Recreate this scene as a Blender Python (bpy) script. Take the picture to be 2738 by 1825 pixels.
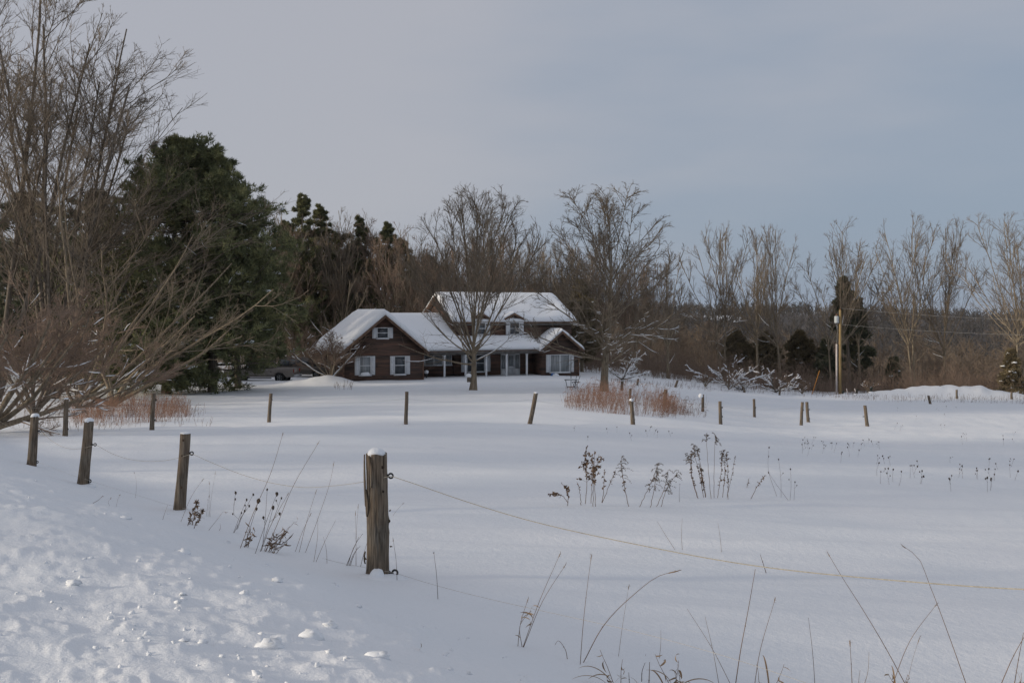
import bpy, math, random
import numpy as np
from mathutils import Matrix, Vector

for _o in list(bpy.data.objects):
    bpy.data.objects.remove(_o, do_unlink=True)
SC = bpy.context.scene
COL = SC.collection
R = math.radians

# ---------------------------------------------------------------- camera
FPX = 1024 * 35.0 / 36.0          # focal length in pixels of the 1024 px wide picture
HOR = 311.0                       # picture row of the horizon
CZ = 5.7                          # eye height above the house lawn (metres)
cam = bpy.data.cameras.new('camera')
cam.lens = 35.0; cam.sensor_width = 36.0; cam.sensor_fit = 'HORIZONTAL'
cam.shift_y = (HOR - 341.0) / 1024.0
cam.clip_start = 0.1; cam.clip_end = 20000
camo = bpy.data.objects.new('camera', cam); COL.objects.link(camo)
camo.location = (0, 0, CZ); camo.rotation_euler = (R(90), 0, 0)
SC.camera = camo

# ---------------------------------------------------------------- sky and sun
SUN_EL, SUN_AZ = 12.5, -104.0      # low winter sun over the left shoulder side (azimuth from +Y towards +X)
world = bpy.data.worlds.new('World'); SC.world = world; world.use_nodes = True
nt = world.node_tree; N = nt.nodes; L = nt.links; N.clear()
out = N.new('ShaderNodeOutputWorld'); bg = N.new('ShaderNodeBackground')
sky = N.new('ShaderNodeTexSky'); sky.sky_type = 'NISHITA'; sky.sun_disc = False
sky.sun_elevation = R(SUN_EL); sky.sun_rotation = R(SUN_AZ); sky.altitude = 100; sky.air_density = 1.0; sky.dust_density = 1.5
tc = N.new('ShaderNodeTexCoord')
mp = N.new('ShaderNodeMapping'); mp.inputs['Scale'].default_value = (1.1, 1.1, 4.2); mp.inputs['Location'].default_value = (0.35, 0.2, 0.1)
mp.inputs['Rotation'].default_value = (0, R(-14), 0)
ns = N.new('ShaderNodeTexNoise'); ns.inputs['Scale'].default_value = 1.15; ns.inputs['Detail'].default_value = 5.0; ns.inputs['Roughness'].default_value = 0.50
sep = N.new('ShaderNodeSeparateXYZ')
grad = N.new('ShaderNodeMath'); grad.operation = 'MULTIPLY_ADD'; grad.inputs[1].default_value = -0.50; grad.inputs[2].default_value = -0.08
elev = N.new('ShaderNodeMath'); elev.operation = 'MULTIPLY_ADD'; elev.inputs[1].default_value = 1.0
addn = N.new('ShaderNodeMath'); addn.operation = 'ADD'
ramp = N.new('ShaderNodeMapRange'); ramp.interpolation_type = 'SMOOTHSTEP'
ramp.inputs['From Min'].default_value = 0.40; ramp.inputs['From Max'].default_value = 0.82
cmix = N.new('ShaderNodeMix'); cmix.data_type = 'RGBA'
cmix.inputs['A'].default_value = (0.288, 0.352, 0.452, 1)     # blue-grey thin veil
cmix.inputs['B'].default_value = (0.442, 0.453, 0.506, 1)     # pale lavender cloud
csc = N.new('ShaderNodeVectorMath'); csc.operation = 'SCALE'; csc.inputs['Scale'].default_value = 10.0
smix = N.new('ShaderNodeMix'); smix.data_type = 'RGBA'; smix.inputs['Factor'].default_value = 0.90
L.new(tc.outputs['Generated'], mp.inputs['Vector']); L.new(mp.outputs['Vector'], ns.inputs['Vector'])
L.new(tc.outputs['Generated'], sep.inputs[0]); L.new(sep.outputs['X'], grad.inputs[0])
L.new(sep.outputs['Z'], elev.inputs[0]); L.new(grad.outputs[0], elev.inputs[2])
L.new(ns.outputs['Fac'], addn.inputs[0]); L.new(elev.outputs[0], addn.inputs[1])
L.new(addn.outputs[0], ramp.inputs['Value']); L.new(ramp.outputs['Result'], cmix.inputs['Factor'])
L.new(cmix.outputs['Result'], csc.inputs[0]); L.new(sky.outputs['Color'], smix.inputs['A']); L.new(csc.outputs[0], smix.inputs['B'])
L.new(smix.outputs['Result'], bg.inputs['Color']); bg.inputs['Strength'].default_value = 0.1
L.new(bg.outputs[0], out.inputs['Surface'])

sl = bpy.data.lights.new('sun', 'SUN'); sl.energy = 3.0; sl.angle = R(4.0); sl.color = (1.0, 0.87, 0.70)
so = bpy.data.objects.new('sun', sl); COL.objects.link(so)
_d = Vector((math.sin(R(SUN_AZ)) * math.cos(R(SUN_EL)), math.cos(R(SUN_AZ)) * math.cos(R(SUN_EL)), math.sin(R(SUN_EL))))
so.rotation_euler = _d.to_track_quat('Z', 'Y').to_euler(); so.location = (-60, 10, 40)
SC.view_settings.view_transform = 'Standard'; SC.view_settings.look = 'None'
SC.view_settings.exposure = 0.0; SC.view_settings.gamma = 1.0
SC.cycles.max_bounces = 6; SC.cycles.diffuse_bounces = 3

# ---------------------------------------------------------------- helpers: materials
def new_mat(name):
    m = bpy.data.materials.new(name); m.use_nodes = True
    b = m.node_tree.nodes['Principled BSDF']
    return m, m.node_tree, b

def noise_mat(name, c1, c2, scale=3.0, stretch=(1, 1, 1), rough=0.85, detail=4, bump=0.0, bscale=None, lo=0.35, hi=0.65, c3=None, spec=0.2, bdist=0.02):
    m, t, b = new_mat(name); n = t.nodes; l = t.links
    co = n.new('ShaderNodeTexCoord'); ma = n.new('ShaderNodeMapping'); ma.inputs['Scale'].default_value = stretch
    l.new(co.outputs['Object'], ma.inputs['Vector'])
    tx = n.new('ShaderNodeTexNoise'); tx.inputs['Scale'].default_value = scale; tx.inputs['Detail'].default_value = detail
    l.new(ma.outputs[0], tx.inputs['Vector'])
    rp = n.new('ShaderNodeValToRGB'); e = rp.color_ramp.elements
    e[0].position = lo; e[0].color = (*c1, 1); e[1].position = hi; e[1].color = (*c2, 1)
    if c3 is not None:
        x = e.new((lo + hi) / 2); x.color = (*c3, 1)
    l.new(tx.outputs['Fac'], rp.inputs[0]); l.new(rp.outputs[0], b.inputs['Base Color'])
    b.inputs['Roughness'].default_value = rough; b.inputs['Specular IOR Level'].default_value = spec
    if bump:
        t2 = n.new('ShaderNodeTexNoise'); t2.inputs['Scale'].default_value = bscale or scale; t2.inputs['Detail'].default_value = 5
        l.new(ma.outputs[0], t2.inputs['Vector'])
        bp = n.new('ShaderNodeBump'); bp.inputs['Strength'].default_value = bump; bp.inputs['Distance'].default_value = bdist
        l.new(t2.outputs['Fac'], bp.inputs['Height']); l.new(bp.outputs[0], b.inputs['Normal'])
    return m

M = {}
def snow_mat(name, fine=True):
    m, t, b = new_mat(name); n = t.nodes; l = t.links
    co = n.new('ShaderNodeTexCoord')
    t1 = n.new('ShaderNodeTexNoise'); t1.inputs['Scale'].default_value = 0.35; t1.inputs['Detail'].default_value = 3
    l.new(co.outputs['Object'], t1.inputs['Vector'])
    rp = n.new('ShaderNodeValToRGB'); e = rp.color_ramp.elements
    e[0].position = .3; e[0].color = (0.825, 0.855, 0.885, 1); e[1].position = .7; e[1].color = (0.865, 0.88, 0.90, 1)
    l.new(t1.outputs['Fac'], rp.inputs[0]); l.new(rp.outputs[0], b.inputs['Base Color'])
    b.inputs['Roughness'].default_value = 0.75; b.inputs['Specular IOR Level'].default_value = 0.25
    if fine:
        t2 = n.new('ShaderNodeTexNoise'); t2.inputs['Scale'].default_value = 9.0; t2.inputs['Detail'].default_value = 8; t2.inputs['Roughness'].default_value = .62
        l.new(co.outputs['Object'], t2.inputs['Vector'])
        bp = n.new('ShaderNodeBump'); bp.inputs['Strength'].default_value = .5; bp.inputs['Distance'].default_value = .03
        t3 = n.new('ShaderNodeTexNoise'); t3.inputs['Scale'].default_value = 55.0; t3.inputs['Detail'].default_value = 3
        l.new(co.outputs['Object'], t3.inputs['Vector'])
        b3 = n.new('ShaderNodeBump'); b3.inputs['Strength'].default_value = .5; b3.inputs['Distance'].default_value = .006
        l.new(t3.outputs['Fac'], b3.inputs['Height'])
        l.new(t2.outputs['Fac'], bp.inputs['Height']); l.new(b3.outputs[0], bp.inputs['Normal']); l.new(bp.outputs[0], b.inputs['Normal'])
    return m
M['snow'] = snow_mat('snow')
M['snow_load'] = snow_mat('snow_load', False)
M['bark'] = noise_mat('bark_grey_brown', (.135, .108, .076), (.27, .22, .158), 3.0, (4, 4, .7), bump=.5, bscale=6)
M['bark_pale'] = noise_mat('bark_pale', (.18, .146, .102), (.35, .288, .205), 2.5, (3, 3, .6), bump=.4, bscale=5)
M['bark_dark'] = noise_mat('bark_dark', (.085, .072, .058), (.19, .16, .128), 3.0, (4, 4, .7), bump=.5, bscale=6)
M['twig'] = noise_mat('twig_brown', (.148, .119, .089), (.255, .207, .155), .6)
M['twig_red'] = noise_mat('twig_reddish', (.175, .125, .092), (.275, .20, .15), .5)
M['wood_floor'] = noise_mat('wood_floor', (.13, .098, .070), (.22, .168, .122), .12, lo=.35, hi=.62)
M['twig_pale'] = noise_mat('twig_pale', (.17, .138, .103), (.275, .226, .170), .5)
M['needle'] = noise_mat('pine_needles', (.085, .098, .05), (.30, .285, .13), 1.1, lo=.3, hi=.72, c3=(.155, .165, .08))
M['wood_floor_far'] = noise_mat('wood_floor_far', (.06, .05, .042), (.11, .088, .07), .01, lo=.35, hi=.62)
M['needle_mid'] = noise_mat('pine_needles_olive', (.085, .094, .048), (.215, .208, .098), .9, lo=.3, hi=.72)
M['needle_dark'] = noise_mat('spruce_needles', (.075, .088, .06), (.18, .185, .105), .9, lo=.3, hi=.72)
M['needle_brown'] = noise_mat('cedar_needles', (.12, .10, .06), (.25, .20, .115), .8, lo=.3, hi=.72)

# ---------------------------------------------------------------- helpers: meshes
def np_mesh(name, verts, faces_list, mats=None, smooth=False, mat_idx=None):
    """verts (n,3); faces_list: list of int arrays (m,k)"""
    me = bpy.data.meshes.new(name)
    verts = np.asarray(verts, np.float32)
    me.vertices.add(len(verts)); me.vertices.foreach_set('co', verts.ravel())
    tot = sum(f.size for f in faces_list); cnt = sum(len(f) for f in faces_list)
    me.loops.add(tot); me.polygons.add(cnt)
    me.loops.foreach_set('vertex_index', np.concatenate([f.ravel() for f in faces_list]).astype(np.int32))
    sizes = np.concatenate([np.full(len(f), f.shape[1], np.int32) for f in faces_list])
    starts = np.concatenate([[0], np.cumsum(sizes)[:-1]]).astype(np.int32)
    me.polygons.foreach_set('loop_start', starts)
    if smooth:
        me.polygons.foreach_set('use_smooth', np.ones(cnt, bool))
    for mm in (mats or []):
        me.materials.append(mm)
    if mat_idx is not None:
        me.polygons.foreach_set('material_index', mat_idx.astype(np.int32))
    me.update(calc_edges=True)
    return me

class Buf:
    def __init__(s): s.v = []; s.q = []; s.t = []; s.n = 0
    def add(s, v, q=None, t=None):
        v = np.asarray(v, float).reshape(-1, 3)
        if q is not None and len(q): s.q.append(np.asarray(q) + s.n)
        if t is not None and len(t): s.t.append(np.asarray(t) + s.n)
        s.v.append(v); s.n += len(v)
    def mesh(s, name, mat, smooth=False):
        fl = []
        if s.q: fl.append(np.concatenate(s.q))
        if s.t: fl.append(np.concatenate(s.t))
        return np_mesh(name, np.concatenate(s.v), fl, [mat] if mat else None, smooth)
    # -- shapes
    def tubes(s, pts, rad, sides=4, cap=False):
        pts = np.asarray(pts, float); rad = np.asarray(rad, float)
        if pts.ndim == 2: pts = pts[None]; rad = rad[None]
        n, k, _ = pts.shape
        if n == 0: return
        t = np.gradient(pts, axis=1); t /= np.linalg.norm(t, axis=2, keepdims=True) + 1e-9
        mt = t.mean(axis=1, keepdims=True)
        ref = np.where(np.abs(mt[..., 2:3]) < .85, np.array([0, 0, 1.]), np.array([1., 0, 0]))
        u = np.cross(t, np.broadcast_to(ref, t.shape)); u /= np.linalg.norm(u, axis=2, keepdims=True) + 1e-9
        w = np.cross(t, u)
        a = np.arange(sides) * 2 * np.pi / sides
        ring = pts[:, :, None] + rad[:, :, None, None] * (np.cos(a)[:, None] * u[:, :, None] + np.sin(a)[:, None] * w[:, :, None])
        idx = np.arange(n * k * sides).reshape(n, k, sides)
        nx = np.roll(idx, -1, axis=2)
        q = np.stack([idx[:, :-1], nx[:, :-1], nx[:, 1:], idx[:, 1:]], axis=-1).reshape(-1, 4)
        s.add(ring.reshape(-1, 3), q)
        if cap:
            c = ring.mean(axis=2)
            base = s.n
            s.add(np.concatenate([c[:, 0], c[:, -1]]))
            o = base - n * k * sides
            tr = []
            for i in range(n):
                for j in range(sides):
                    tr.append((base + i, o + idx[i, 0, (j + 1) % sides], o + idx[i, 0, j]))
                    tr.append((base + n + i, o + idx[i, -1, j], o + idx[i, -1, (j + 1) % sides]))
            s.t.append(np.array(tr))
    def box(s, x0, x1, y0, y1, z0, z1):
        v = [(x, y, z) for z in (z0, z1) for y in (y0, y1) for x in (x0, x1)]
        s.add(v, np.array([(0, 2, 3, 1), (4, 5, 7, 6), (0, 1, 5, 4), (2, 6, 7, 3), (0, 4, 6, 2), (1, 3, 7, 5)]))
    def hexa(s, c):          # 8 corners: bottom 4 (ccw) then top 4
        s.add(c, np.array([(3, 2, 1, 0), (4, 5, 6, 7), (0, 1, 5, 4), (1, 2, 6, 5), (2, 3, 7, 6), (3, 0, 4, 7)]))
    def prism(s, poly, axis, a0, a1):   # polygon of 2D points extruded along axis (0 x,1 y,2 z)
        n = len(poly)
        def pt(p, a):
            if axis == 0: return (a, p[0], p[1])
            if axis == 1: return (p[0], a, p[1])
            return (p[0], p[1], a)
        v = [pt(p, a0) for p in poly] + [pt(p, a1) for p in poly]
        c0 = np.mean(v[:n], axis=0); c1 = np.mean(v[n:], axis=0)
        v += [tuple(c0), tuple(c1)]
        q = [(i, (i + 1) % n, n + (i + 1) % n, n + i) for i in range(n)]
        t = [(2 * n, (i + 1) % n, i) for i in range(n)] + [(2 * n + 1, n + i, n + (i + 1) % n) for i in range(n)]
        s.add(v, np.array(q), np.array(t))
    def blob(s, c, r, rng, seg=8, rows=5, jit=.15):   # uneven lump
        th = np.linspace(0, np.pi, rows + 1)[1:-1]; ph = np.arange(seg) * 2 * np.pi / seg
        T, Pp = np.meshgrid(th, ph, indexing='ij')
        d = np.stack([np.sin(T) * np.cos(Pp), np.sin(T) * np.sin(Pp), np.cos(T)], -1)
        rr = 1 + rng.normal(0, jit, d.shape[:2])
        v = (d * rr[..., None]).reshape(-1, 3) * np.asarray(r) + np.asarray(c)
        m = rows - 1
        idx = np.arange(m * seg).reshape(m, seg); nx = np.roll(idx, -1, 1)
        q = np.stack([idx[:-1], idx[1:], nx[1:], nx[:-1]], -1).reshape(-1, 4)
        top = np.asarray(c) + np.array([0, 0, 1]) * r; bot = np.asarray(c) - np.array([0, 0, 1]) * r
        v = np.vstack([v, top, bot]); a = m * seg
        t = [(a, idx[0, i], nx[0, i]) for i in range(seg)] + [(a + 1, nx[-1, i], idx[-1, i]) for i in range(seg)]
        s.add(v, q, np.array(t))

def link(name, data, parent=None, loc=None, kind=None):
    o = bpy.data.objects.new(name, data); COL.objects.link(o)
    if parent is not None: o.parent = parent
    if loc is not None: o.location = loc
    if kind: o['kind'] = kind
    return o
def tag(o, label, cat, group=None):
    o['label'] = label; o['category'] = cat
    if group: o['group'] = group
    return o
def thing(name, label, cat, loc=(0, 0, 0), rz=0.0, group=None, scale=None):
    o = bpy.data.objects.new(name, None); o.empty_display_size = .3; COL.objects.link(o)
    o.location = loc; o.rotation_euler = (0, 0, rz)
    if scale is not None: o.scale = scale if hasattr(scale, '__len__') else (scale,) * 3
    return tag(o, label, cat, group)
def part(name, buf, mat, parent, smooth=False, label=None):
    me = buf.mesh(name, mat, smooth) if isinstance(buf, Buf) else buf
    o = link(name, me, parent)
    if label: o['label'] = label
    if name in ('snow_load', 'crown', 'leaves', 'seed_heads', 'plume'): o['kind'] = 'stuff'
    return o
def dup(root, loc, rz, scale, label, group=None):
    r = root.copy(); COL.objects.link(r); r.location = loc; r.rotation_euler = (0, 0, rz)
    r.scale = scale if hasattr(scale, '__len__') else (scale,) * 3
    r['label'] = label
    if group: r['group'] = group
    elif 'group' in r: del r['group']
    for ch in root.children:
        c = ch.copy(); COL.objects.link(c); c.parent = r
    return r

# ---------------------------------------------------------------- noise
_rs = np.random.RandomState(7); _perm = np.tile(_rs.permutation(256), 3); _ga = _rs.uniform(0, 2 * np.pi, 256)
def perlin(x, y):
    xi = np.floor(x).astype(int); yi = np.floor(y).astype(int); xf = x - xi; yf = y - yi
    u = xf ** 3 * (xf * (xf * 6 - 15) + 10); v = yf ** 3 * (yf * (yf * 6 - 15) + 10)
    def g(ix, iy, dx, dy):
        h = _ga[_perm[_perm[ix & 255] + (iy & 255)]]
        return np.cos(h) * dx + np.sin(h) * dy
    a = g(xi, yi, xf, yf); b = g(xi + 1, yi, xf - 1, yf); c = g(xi, yi + 1, xf, yf - 1); d = g(xi + 1, yi + 1, xf - 1, yf - 1)
    return (a * (1 - u) + b * u) * (1 - v) + (c * (1 - u) + d * u) * v
def fbm(x, y, oct=4, gain=.5):
    r = 0; a = 1
    for i in range(oct):
        r = r + a * perlin(x * 2 ** i + 17.3 * i, y * 2 ** i - 9.1 * i); a *= gain
    return r
def sstep(t): t = np.clip(t, 0, 1); return t * t * (3 - 2 * t)

# ---------------------------------------------------------------- terrain (drop below the eye)
_lg = np.linspace(np.log(1.0), np.log(9000), 1200)
def _prof(ys, ds):
    v = np.interp(_lg, np.log(ys), ds)
    k = np.exp(-.5 * (np.arange(-40, 41) / 14.0) ** 2); k /= k.sum()
    return np.convolve(np.pad(v, 40, 'edge'), k, 'valid')
PL = _prof([1, 5, 9.6, 15, 18, 24, 32, 40, 55, 66, 83, 100, 140, 300, 700, 1200, 2500, 9000],
           [2.1, 2.3, 2.55, 2.97, 3.18, 3.55, 3.9, 4.35, 5.0, 5.4, 5.62, 5.8, 6.5, 12, 14, 0, 40, 60])
PR = _prof([1, 5, 8, 12, 18, 25, 40, 57, 75, 100, 112, 140, 200, 320, 520, 800, 1150, 1500, 2600, 9000],
           [2.2, 2.55, 2.95, 3.25, 3.62, 4.2, 5.3, 6.35, 7.1, 8.1, 8.6, 11.5, 17, 27, 36, 29, -3, 22, 60, -10])
BUMPS = [  # x, y, sx, sy, h, rot
    (39.3, 94.5, 4.6, 1.6, 1.05, .1), (45.0, 95.5, 3.5, 1.5, .75, 0), (34.5, 92.5, 2.5, 1.2, .35, 0), (29.5, 88.5, 2.2, .8, .40, 0), (26.0, 88.0, 1.0, .6, .3, 0),
    (-14.1, 76.3, 1.7, 1.0, .66, .1), (-16.4, 76.6, 1.5, 1.0, .30, 0), (-24, 73.5, 5, 1.0, .25, 0), (-33, 72.0, 7, 1.0, .30, 0), (-2.3, 29.0, .32, .3, .07, 0),
]
ROADN = (0.5817, 0.8134)
def fence_s(x, y): return (x + 0.715 * y - 5.564) / 1.2293
def drop(x, y, detail=True):
    x = np.asarray(x, float); y = np.asarray(y, float)
    rr = np.hypot(x, y)
    Y = np.where(y > 0, np.maximum(rr * .35 + y * .65, 3.0), 3.0)
    lY = np.log(Y)
    a = np.interp(lY, _lg, PL); b = np.interp(lY, _lg, PR)
    nf = sstep((Y - 14) / 36); lo = -.75 + .78 * nf; hi = .95 - .62 * nf
    w = sstep((x / np.maximum(Y, 8.0) - lo) / (hi - lo))
    d = a * (1 - w) + b * w
    # far crest falls towards the right
    far = sstep((Y - 400) / 500)
    d = d + far * w * np.clip(x / np.maximum(Y, 1) - .30, 0, 1) * 34 * (Y / 1100)
    for (bx, by, sx, sy, h, rt) in BUMPS:
        c, s_ = math.cos(rt), math.sin(rt)
        dx = (x - bx) * c + (y - by) * s_; dy = -(x - bx) * s_ + (y - by) * c
        e = (dx / sx) ** 2 + (dy / sy) ** 2
        d = d - h * np.exp(-e) * (1 + .25 * perlin(x * .9 + 3, y * .9))
    s = fence_s(x, y)
    q = -s - .35
    near = sstep((60 - rr) / 25)
    sp = .35 * np.log1p(np.exp(np.clip(q / .35, -30, 30)))          # soft start of the ploughed bank
    h = .95 * (1 - np.exp(-sp / 1.7)) - .055 * np.maximum(sp - 1.6, 0) * sstep((sp - 1.6) / 1.5)
    d = d - np.maximum(h, .25 * sstep(sp)) * near
    if detail:
        wb = sstep((q + .15) / 1.3) * near
        xr = x * .5817 + y * .8134; yr = -x * .8134 + y * .5817
        lum = .075 * fbm(xr * .7, yr * .45, 3) + .018 * fbm(xr * 2.2 + 5, yr * 1.2, 4, .55)
        ridg = .009 * (1 - np.abs(fbm(xr * 2.6 + 40, yr * 1.5, 4, .55)) * 2.0)
        fl = np.clip(fbm(x * 4.0 + 70, y * 4.0, 4, .6) - .10, 0, 1) * .042
        d = d - wb * (lum + ridg + fl)
        # wind-packed drift lines in the field: long shallow ripples
        wf = sstep((s + .2) / 1.5) * sstep((140 - rr) / 60)
        d = d - wf * (.13 * fbm(x * .09 + y * .03, y * .50, 4, .55) * np.minimum(1, rr / 18) + .032 * fbm(x * .30, y * 1.6 + 20, 3))
    # ground gets rough under the trees beyond the field edge
    edge = sstep((Y - 92) / 15)
    d = d - edge * .35 * fbm(x * .15, y * .15, 3) - sstep((Y - 250) / 400) * 5 * fbm(x * .006, y * .006, 4)
    return d
def gz(x, y, detail=True): return CZ - drop(x, y, detail)
def PXY(px, py, Y): return np.array([(px - 512) / FPX * Y, Y, CZ + (HOR - py) / FPX * Y])
_Ys = np.exp(np.linspace(np.log(2.5), np.log(160), 900))
_us = np.linspace(-.62, .72, 420)
_tab = HOR + FPX * drop(_us[:, None] * _Ys[None], np.broadcast_to(_Ys, (420, 900)), False) / _Ys[None]
def G(px, py):
    """first ground point seen through picture position px,py"""
    u = (px - 512) / FPX; g = np.clip((u - _us[0]) / (_us[1] - _us[0]), 0, 418.99); i = int(g); f = g - i
    rows = _tab[i] * (1 - f) + _tab[i + 1] * f
    k = max(1, int(np.argmax(rows <= py))); t = (rows[k - 1] - py) / (rows[k - 1] - rows[k] + 1e-9); t = min(1, max(0, t))
    Y = _Ys[k - 1] + (_Ys[k] - _Ys[k - 1]) * t
    return np.array([u * Y, Y, float(gz(u * Y, Y, True))])
def on(px, Y):
    x = (px - 512) / FPX * Y
    return np.array([x, Y, float(gz(x, Y))])

def build_ground():
    az = np.concatenate([np.linspace(-180, -42, 40)[:-1], np.linspace(-42, 42, 640), np.linspace(42, 180, 40)[1:]])
    az = np.radians(az)
    rr = np.concatenate([np.exp(np.linspace(np.log(1.2), np.log(40), 330)), np.exp(np.linspace(np.log(40), np.log(130), 90))[1:], np.exp(np.linspace(np.log(130), np.log(9000), 70))[1:]])
    A, RR = np.meshgrid(az, rr, indexing='ij')
    x = np.sin(A) * RR; y = np.cos(A) * RR
    z = gz(x, y)
    v = np.stack([x, y, z], -1)
    n, k = A.shape
    idx = np.arange(n * k).reshape(n, k)
    q = np.stack([idx[:-1, :-1], idx[1:, :-1], idx[1:, 1:], idx[:-1, 1:]], -1).reshape(-1, 4)[:, ::-1]
    # close the small hole under the camera
    c = n * k
    v = np.vstack([v.reshape(-1, 3), [0, 0, float(gz(0, 0))]])
    t = np.stack([np.full(n - 1, c), idx[1:, 0], idx[:-1, 0]], -1)[:, ::-1]
    cen = v[q].mean(1); rr_ = np.hypot(cen[:, 0], cen[:, 1])
    patch = (np.abs(cen[:, 1] - 1040) < 60) & (cen[:, 0] > 195) & (cen[:, 0] < 232)      # open snowy field on the far hill
    mi = np.concatenate([((rr_ > 127 + 6 * perlin(cen[:, 0] * .1, cen[:, 1] * .1)) & (cen[:, 1] > 20) & ~patch).astype(int), np.zeros(len(t), int)])
    mi[:len(q)] += ((rr_ > 330) & (mi[:len(q)] == 1)).astype(int)
    me = np_mesh('ground', v, [q, t], [M['snow'], M['wood_floor'], M['wood_floor_far']], True, mi)
    return link('ground', me, kind='structure')
build_ground()
# ---------------------------------------------------------------- trees
def nrm(v): return v / (np.linalg.norm(v, axis=-1, keepdims=True) + 1e-9)
def walk(P0, D, Ln, K, rng, jit, trop, drop_tip=0.0):
    n = len(P0); pts = np.empty((n, K, 3)); pts[:, 0] = P0; d = nrm(D.copy()); st = (Ln / (K - 1))[:, None]
    tr = np.asarray(trop).reshape(-1, 1) if np.ndim(trop) else trop
    for k in range(1, K):
        d = d + rng.normal(0, jit, (n, 3)); d[:, 2:3] += tr; d = nrm(d)
        pts[:, k] = pts[:, k - 1] + d * st
    return pts
def spawn(par, rng, cnt, f0, f1, ang, angj=8, lr=.5, lrj=.25, taper=.5, rr=.6, rmin=.008, pw=1.0, flat=0.0):
    pts, rad, Ln = par
    n, K, _ = pts.shape
    c = np.maximum(0, rng.poisson(cnt, n) if cnt < 4 else np.round(cnt * rng.uniform(.75, 1.25, n)).astype(int))
    idx = np.repeat(np.arange(n), c); m = len(idx)
    if m == 0: return None
    f = f0 + (f1 - f0) * rng.uniform(0, 1, m) ** pw
    g = f * (K - 1); i0 = np.minimum(g.astype(int), K - 2); t = (g - i0)[:, None]
    P = pts[idx, i0] * (1 - t) + pts[idx, i0 + 1] * t
    T = nrm(pts[idx, i0 + 1] - pts[idx, i0])
    am = np.interp(f, [f0, f1], ang) if np.ndim(ang) else ang
    a = np.radians(rng.normal(am, angj, m))
    az = np.arange(m) * 2.39996 + rng.uniform(0, 1.2, m)
    ref = np.where(np.abs(T[:, 2:3]) < .85, np.array([0, 0, 1.]), np.array([1., 0, 0]))
    u = nrm(np.cross(T, ref)); w = np.cross(T, u)
    perp = np.cos(az)[:, None] * u + np.sin(az)[:, None] * w
    if flat: perp[:, 2] *= (1 - flat); perp = nrm(perp)
    D = np.cos(a)[:, None] * T + np.sin(a)[:, None] * perp
    Lc = Ln[idx] * lr * (1 - taper * (f - f0) / max(1e-6, f1 - f0)) * rng.uniform(1 - lrj, 1 + lrj, m)
    pr = rad[idx, i0] * (1 - t[:, 0]) + rad[idx, i0 + 1] * t[:, 0]
    Rc = np.maximum(pr * rr * rng.uniform(.8, 1.1, m), rmin)
    return P, D, Lc, Rc
def taper_r(Rc, K, end=.25, rmin=.004):
    return np.maximum(Rc[:, None] * np.linspace(1, end, K)[None], rmin)

def grow(stems, levels, rng):
    P0, D, Ln, Rr, K, jit, trop = stems
    P0 = np.atleast_2d(np.asarray(P0, float)); D = np.atleast_2d(np.asarray(D, float)); Ln = np.atleast_1d(np.asarray(Ln, float)); Rr = np.atleast_1d(np.asarray(Rr, float))
    pts = walk(P0, D, Ln, K, rng, jit, trop); rad = taper_r(Rr, K, .3)
    rad[:, 0] *= 1.25
    out = [(pts, rad, Ln)]
    for lv in levels:
        lv = dict(lv); src = lv.pop('src', [-1]); K = lv.pop('K', 5); jit = lv.pop('jit', .09); trop = lv.pop('trop', .05); end = lv.pop('end', .3)
        base = len(out) if not lv.pop('same', False) else len(out) - 1
        new = []
        for s_ in src:
            r = spawn(out[s_], rng, **lv)
            if r is not None: new.append(r)
        P, D, Lc, Rc = [np.concatenate(z) for z in zip(*new)]
        pts = walk(P, D, Lc, K, rng, jit, trop); rad = taper_r(Rc, K, end, lv.get('rmin', .006) * .6)
        item = (pts, rad, Lc)
        if base == len(out): out.append(item)
    return out

def fit(levels, H, W=None):
    allp = np.concatenate([l[0].reshape(-1, 3) for l in levels])
    zt = np.percentile(allp[:, 2], 99.7); sz = H / zt
    rad = np.percentile(np.abs(allp[:, 0] - np.median(allp[:, 0])), 97); sx = (W / 2 / rad) if W else sz
    sc = np.array([sx, sx, sz])
    return [(p * sc, r * 1.0, l * sz) for p, r, l in levels]

def round_crown(levels, H, W, z0, ex=1.0):
    """draw stray leaders back inside a rounded crown"""
    c = np.array([0, 0, z0 + (H - z0) * .45]); ax = np.array([W / 2, W / 2, H - c[2]]) * ex
    out_ = []
    for i, (p, r, l) in enumerate(levels):
        d = (p - c) / ax; q = np.linalg.norm(d, axis=-1, keepdims=True); k = .80; m_ = 1.22
        f = np.where(q > k, (k + (m_ - k) * np.tanh((q - k) / (m_ - k))) / np.maximum(q, 1e-6), 1.)
        f = np.where(p[..., 2:3] < z0, 1., f)
        out_.append((c + d * f * ax, r, l))
    return out_
def snow_on(buf, levels, rng, which, prob, zmax, amt=.035, maxtilt=.6, sides=5, zmin=0.):
    for i in which:
        if i >= len(levels): continue
        pts, rad, _ = levels[i]
        d = nrm(pts[:, -1] - pts[:, 0])
        ok = (np.abs(d[:, 2]) < maxtilt) & (pts[:, :, 2].mean(1) < zmax) & (pts[:, :, 2].mean(1) > zmin) & (rng.uniform(0, 1, len(pts)) < prob)
        if not ok.any(): continue
        p = pts[ok].copy(); r = rad[ok]
        sr = np.clip(r * .9 + amt * .4, .012, amt * 2.2) * rng.uniform(.5, 1.15, r.shape)
        sr[:, 0] *= .5; sr[:, -1] *= .3
        p[:, :, 2] += r * .55 + sr * .5
        buf.tubes(p, sr, sides)

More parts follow.
